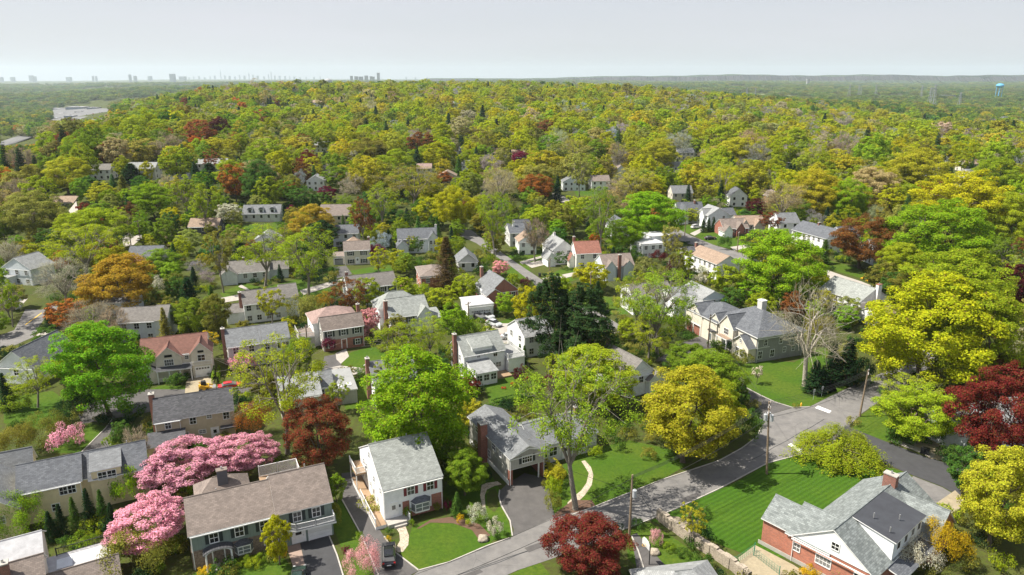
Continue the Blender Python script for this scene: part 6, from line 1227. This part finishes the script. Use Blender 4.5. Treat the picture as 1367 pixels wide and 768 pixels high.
# cliffs on the right horizon; shade put into the dark rock and foot colours
def cliffs():
    mb=MB(); D=9500; P=[]
    rc_=random.Random(5)
    for i in range(520):
        t=-.12+.98*i/519; y=D*(1-.12*t)+70*math.sin(i*.35)+45*math.sin(i*.1)+rc_.uniform(-22,22); h=(.45+.55*float(sst(-.05,.3,t)))*(80+7*math.sin(i*.06)+3*math.sin(i*.25))*(1-.12*max(0,t-.4)/.4); P.append((t*y,y,h))
    for (x0,y0,h0),(x1,y1,h1) in zip(P,P[1:]):
        b=-30; f0,f1=h0*.35,h1*.35; k=60
        mb.poly([(x0,y0-220,b),(x1,y1-220,b),(x1,y1,f1),(x0,y0,f0)],'cliff_foot'); mb.poly([(x0,y0,f0),(x1,y1,f1),(x1,y1+k,h1),(x0,y0+k,h0)],'cliff'); mb.poly([(x0,y0+k,h0),(x1,y1+k,h1),(x1,y1+700,h1+14),(x0,y0+700,h0+14)],'cliff_foot'); mb.poly([(x0,y0+700,h0+14),(x1,y1+700,h1+14),(x1,y1+3000,-30),(x0,y0+3000,-30)],'cliff_foot')
    tag(mb.build('hills'),kind='structure')
grass_mat('cliff_foot',(.035,.06,.03),(.05,.075,.03),(.03,.045,.025),.004); cliffs()
def tower(px,top,wpx,d,name,label,cat,group,m='far_wall',step=None):
    x=(px-683.5)/F*d*math.cos(0); 
    y=d; g=float(terr(x,y)); zt=CAMH+(104-top)/F*d*1.0; w=wpx/F*d/2; z0=g-5; o=tag(empty(name,(x,y,g)),label,cat,group); H=(zt-g)*(.68 if d>15000 else .85)
    MB().box(-w,w,-w,w,-10,H*(.8 if step else 1),m).build('tower_block',o)
    if step: MB().box(-w*.55,w*.55,-w*.55,w*.55,H*.8,H,m).build('upper_block',o)
for px,top,w in((28,102,5),(44,102,4),(68,99.6,4),(70,101,6),(116,102,5),(147,100.3,2),(151,100.6,2),(220,101,4),(262,101.5,7)): tower(px,top,w,14000,'apartment_tower','hazy block of flats on the left skyline','tower','towers on the left skyline','far_hazed')
tower(194.5,98.4,2.6,11000,'apartment_tower','darker thin tower, one of the pair left of the broad one','tower','pair of thin towers','far_hazed'); tower(201,100.4,3,11000,'apartment_tower','darker thin tower, one of the pair left of the broad one','tower','pair of thin towers','far_hazed'); tower(249,97.2,5.6,10500,'apartment_tower','broadest dark tower on the left skyline','tower',None,'far_hazed')
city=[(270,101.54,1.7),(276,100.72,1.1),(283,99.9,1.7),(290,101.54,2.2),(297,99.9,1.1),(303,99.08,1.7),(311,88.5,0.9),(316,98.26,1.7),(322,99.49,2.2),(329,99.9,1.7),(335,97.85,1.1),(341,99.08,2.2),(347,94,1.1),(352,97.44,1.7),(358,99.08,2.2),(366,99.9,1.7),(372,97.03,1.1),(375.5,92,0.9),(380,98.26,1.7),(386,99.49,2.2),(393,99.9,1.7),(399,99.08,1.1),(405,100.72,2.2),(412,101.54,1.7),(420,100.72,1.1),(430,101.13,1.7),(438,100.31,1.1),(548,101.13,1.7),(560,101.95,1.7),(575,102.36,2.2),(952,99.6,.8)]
for i,(px,top,w) in enumerate(city): tower(px,top,w,19000,'skyscraper','faint hazy skyscraper of the far city skyline','skyscraper','far city skyline','far_hazed',step=(i%3==0))
tower(512.5,96,3.2,9000,'apartment_tower','slim pale tower standing right of the white water tank','tower',None,'far_wall'); 
for i,(px,top,w) in enumerate(((478,100.5,3),(484,101,4),(490,101.5,5),(497,100,4),(503,101,3),(506,101.5,3))): tower(px,top,w,9000,'apartment_block','pale block in the cluster right of the water tank','tower','cluster of pale blocks','far_wall')
def slab(px,py,wpx,d,h,label,m='far_white',dep=30,rf=None,group=None,name='warehouse'):
    x=(px-683.5)/F*d; g=float(terr(x,d)); w=wpx/F*d/2; o=tag(empty(name,(x,d,g),R(8)),label,'building',group); MB().box(-w,w,-dep/2,dep/2,-3,h,m,top=rf or 'far_white').build('wall',o); MB().box(-w*.2,w*.1,-dep*.1,dep*.15,h,h+1.6,'metal').build('roof_plant',o)
    MB().box(-w*.92,w*.92,-dep/2-.15,-dep/2-.02,h*.35,h*.75,'far_glass').build('window_band',o)
for i,(px,w,d,h,dep,lb,m_) in enumerate(((92,20,2600,6,60,'long white flat roofed store at the back of the valley strip','far_white'),(121,22,2450,12,50,'tall white box building topping the valley strip','far_white'),(142,12,2350,6,40,'small white store at the right end of the valley strip','far_wall'),(83,13,2050,6,50,'grey flat store left in the valley strip','far_wall'),(103,14,2150,5,40,'white store in the middle of the valley strip','far_white'),(126,12,2150,5,40,'pale store below the tall box in the valley strip','far_wall'),(88,12,1800,5,30,'low grey store at the front of the valley strip','metal'),(110,11,1750,5,26,'low white store nearest the wood in the valley strip','far_white'))): slab(px,0,w,d,h,lb,dep=dep,m=m_,rf=m_)
slab(186,0,13,1700,12,'dark brown flat building on the valley slope','far_brick',rf='far_hazed',name='office_building'); slab(265,0,16,5200,30,'far white institution above the left woods','far_white'); slab(475,0,26,5200,22,'long pale institution beside the white water tank','far_wall'); slab(502,0,16,5000,20,'far pale block right of the long institution','far_wall'); slab(488,0,10,5100,34,'far pinkish tall wing of the institution','far_brick')
slab(240,0,10,2600,14,'grey mill building between woods by the far road','far_wall'); slab(1243,0,22,3400,10,'row of white terrace roofs near the blue water tower','far_white')
for i,(px,d) in enumerate(((1318,1500),(1333,1520),(1366,1350),(1342,2600),(1256,2700),(1275,2750))): slab(px,0,7 if d<2000 else 4,d,7,['white gabled home by the pylons, leftmost of three','white gabled home by the pylons, middle of three','blue-grey home at the right frame edge by the pylons','tiny pale house above the pylons','tiny pale house left of the blue water tower','tiny pale house below the blue water tower'][i],dep=12,rf='far_hazed',name='house')
# lots with parked cars
def lot(x0,x1,py0,py1,m='lot',nm='parking_lot',dz=.6): return sheet(nm,[(x0,py1),(x0+8,py0),(x1,py0),(x1-10,py1)],m,dz,False)
lot(64,146,145,162); sheet('parking_lot',[(-12,200),(0,190),(40,176),(60,174),(58,178),(20,192)],'lot',.5,False)
def tiny(px,py,c):
    g=at(px,py); src=CARP[(c,False)]; o=tag(empty('parked_car',(g.x,g.y,g.z+.7),R(rnd.choice((8,98)))),'tiny parked car in the valley lots','car','cars parked in the valley lots')
    for n,s in src[:3]: q=s.copy(); COL.objects.link(q); q.parent=o
car(-200,300,0,'x','paint_wht') if False else None
CARP[('paint_wht',False)]=CARP.get(('paint_wht',False)) or [(n,mb.build(n,None)) for n,mb in []]
for i in range(70):
    u=rnd.random()
    if u<.6: tiny(rnd.uniform(72,138),rnd.uniform(148,161),rnd.choice(['paint_silver','paint_black','paint_red']) if True else '')
    else: s=rnd.random(); tiny(-2+s*58,196-s*19+rnd.uniform(-1.5,1.5),rnd.choice(['paint_silver','paint_silver','paint_black']))
# water towers
def water_tower(px,py,wpx,d,m,label,spher=True):
    x=(px-683.5)/F*d; g=float(terr(x,d)); zt=CAMH+(104-py)/F*d; r=wpx/F*d/2; o=tag(empty('water_tower',(x,d,g)),label,'water tower'); mb=MB(); n=20
    prof=[(0,zt+r*.55),(r*.6,zt+r*.45),(r*.95,zt+r*.15),(r,zt-r*.1),(r*.8,zt-r*.4),(r*.3,zt-r*.65),(0,zt-r*.7)]; rings=[]
    for rr_,z in prof: b=len(mb.v); mb.v+=[(rr_*math.cos(2*math.pi*i/n),rr_*math.sin(2*math.pi*i/n),z-g) for i in range(n)]; rings.append(b)
    k=mb.mi(m)
    for a,b in zip(rings,rings[1:]):
        for i in range(n): j=(i+1)%n; mb.f.append((b+i,b+j,a+j,a+i)); mb.m.append(k)
    mb.build('tank',o); MB().tube((0,0,-5),(0,0,zt-r*.6-g),r*.16,r*.12,m,10).build('stem',o)
    for i in range(6): a=i*math.pi/3; MB().tube((r*.8*math.cos(a),r*.8*math.sin(a),-5),(r*.8*math.cos(a),r*.8*math.sin(a),zt-r*.35-g),r*.05,r*.05,m,6).build('support_leg',o)
water_tower(1310.5,113.5,9.5,3000,'tower_blue','bright blue bulb water tower at right below the cliffs'); water_tower(448,107.5,9.5,5000,'far_white','squat white water tank in the middle left distance')
x=(1063-683.5)/F*6500; g=float(terr(x,6500)); o=tag(empty('white_monument',(x,6500,g)),'thin white monument standing before the cliffs','monument'); MB().box(-10,10,-10,10,-5,CAMH-g-20,'far_white').build('shaft',o); MB().box(-14,14,-14,14,CAMH-g-20,CAMH-g-12,'far_white').build('top',o)
# lattice pylons on the right
mat('pylon',(.3,.32,.34),.6)
def pylon(px,py0,py1,d,label):
    x=(px-683.5)/F*d; g=float(terr(x,d)); zt=CAMH+(104-py1)/F*d; H=zt-g; w=H*.09; o=tag(empty('lattice_pylon',(x,d,g),R(20)),label,'pylon','lattice pylons across the right valley'); mb=MB(); r=H*.006+.05; n=7
    for k in range(n):
        z0,z1=H*k/n,H*(k+1)/n; a0,a1=w*(1-.8*k/n),w*(1-.8*(k+1)/n); c0=[(-a0,-a0),(a0,-a0),(a0,a0),(-a0,a0)]; c1=[(-a1,-a1),(a1,-a1),(a1,a1),(-a1,a1)]
        for i in range(4): j=(i+1)%4; mb.tube((*c0[i],z0),(*c1[i],z1),r,r,'pylon',4); mb.tube((*c0[i],z0),(*c1[j],z1),r*.6,r*.6,'pylon',4)
    mb.build('tower',o); 
    for z in(.72,.84,.95): MB().box(-H*.16,H*.16,-r,r,H*z,H*z+r*2,'pylon').build('crossarm',o)
for i,(px,b,t,d) in enumerate(((1350,152,120,1700),(1367,150,128,1750),(1228,135,112,2200),(1223,136,116,2400),(1211,130,113,3000),(1130,130,113,3100),(1118,132,112,3000),(1133,131,116,3400),(986,133,116,2900),(997,132,117,3000),(1262,140,122,2100),(1152,133,112,3300))): pylon(px,b,t,d,'pale lattice pylon, number not told, standing in the right valley' if False else 'pale lattice power pylon standing in the hazy right valley')
for pts in([(1080,128),(1125,121),(1150,122),(1120,128)],[(1240,141),(1300,138),(1367,146),(1367,158),(1300,150)],[(1250,165),(1280,160),(1367,172),(1367,180)],[(990,128),(1040,126),(1060,129),(1010,131)],[(1180,118),(1260,117),(1300,119),(1200,121)]): sheet('field',pts,'field',4,False)
# ---------------------------------------------------------------- air
hz=bpy.data.materials.new('haze_air'); hz.use_nodes=True; nt=hz.node_tree; nt.nodes.clear(); out=nt.nodes.new('ShaderNodeOutputMaterial'); pv=nt.nodes.new('ShaderNodeVolumePrincipled')
pv.inputs['Color'].default_value=(.78,.9,1,1); pv.inputs['Density'].default_value=HAZE; pv.inputs['Anisotropy'].default_value=.15; nt.links.new(pv.outputs[0],out.inputs['Volume']); MATS['haze_air']=hz
mb=MB(); mb.box(-26000,26000,-26000,26000,-90,430,'haze_air'); o=mb.build('haze'); tag(o,kind='stuff')

# ---------------------------------------------------------------- labels of the trees: what each looks like and what it stands by
HR=[(h.ref,h.cpx,abs(h.rect[2]-h.rect[0])) for h in HOUSES]
def auto(T_):
    best=min(HR,key=lambda r:(r[1][0]-T_['px'])**2+(2.2*(r[1][1]-T_['py']))**2); dx=T_['px']-best[1][0]; dy=T_['py']-best[1][1]
    rel=('right of' if dx>0 else 'left of') if abs(dx)>1.6*abs(dy) else ('below' if dy>0 else 'above and behind')
    sz='large ' if T_['w']>62 else ('small ' if T_['w']<22 else '')
    return sz+CN[T_['c']]+' '+KD[T_['kind']],rel,best[0],math.hypot(dx,dy)
G={}
for T_ in TREES:
    if T_['label']: tag(T_['o'],T_['label'],'shrub' if T_['kind']=='bush' else 'tree'); continue
    a,rel,ref,ds=auto(T_); G.setdefault((a,rel,ref),[]).append((ds,T_))
ORD=['nearest','second','third','fourth','fifth','sixth','seventh','eighth','ninth','tenth']
for (a,rel,ref),L_ in G.items():
    L_.sort(key=lambda q:q[0])
    for i,(ds,T_) in enumerate(L_):
        lb=(f'{a} {rel} the {ref}' if len(L_)==1 else f'{ORD[min(i,9)]} {a} {rel} the {ref}'); w_=lb.split()
        tag(T_['o'],' '.join(w_[:16]),'shrub' if T_['kind']=='bush' else 'tree','shrubs in the yards' if T_['kind']=='bush' else 'trees among the houses')
for T_ in TREES:
    if T_['label']: T_['o']['group']='shrubs in the yards' if T_['kind']=='bush' else 'trees among the houses'
for h in HOUSES: h.root['group']='houses among the trees'
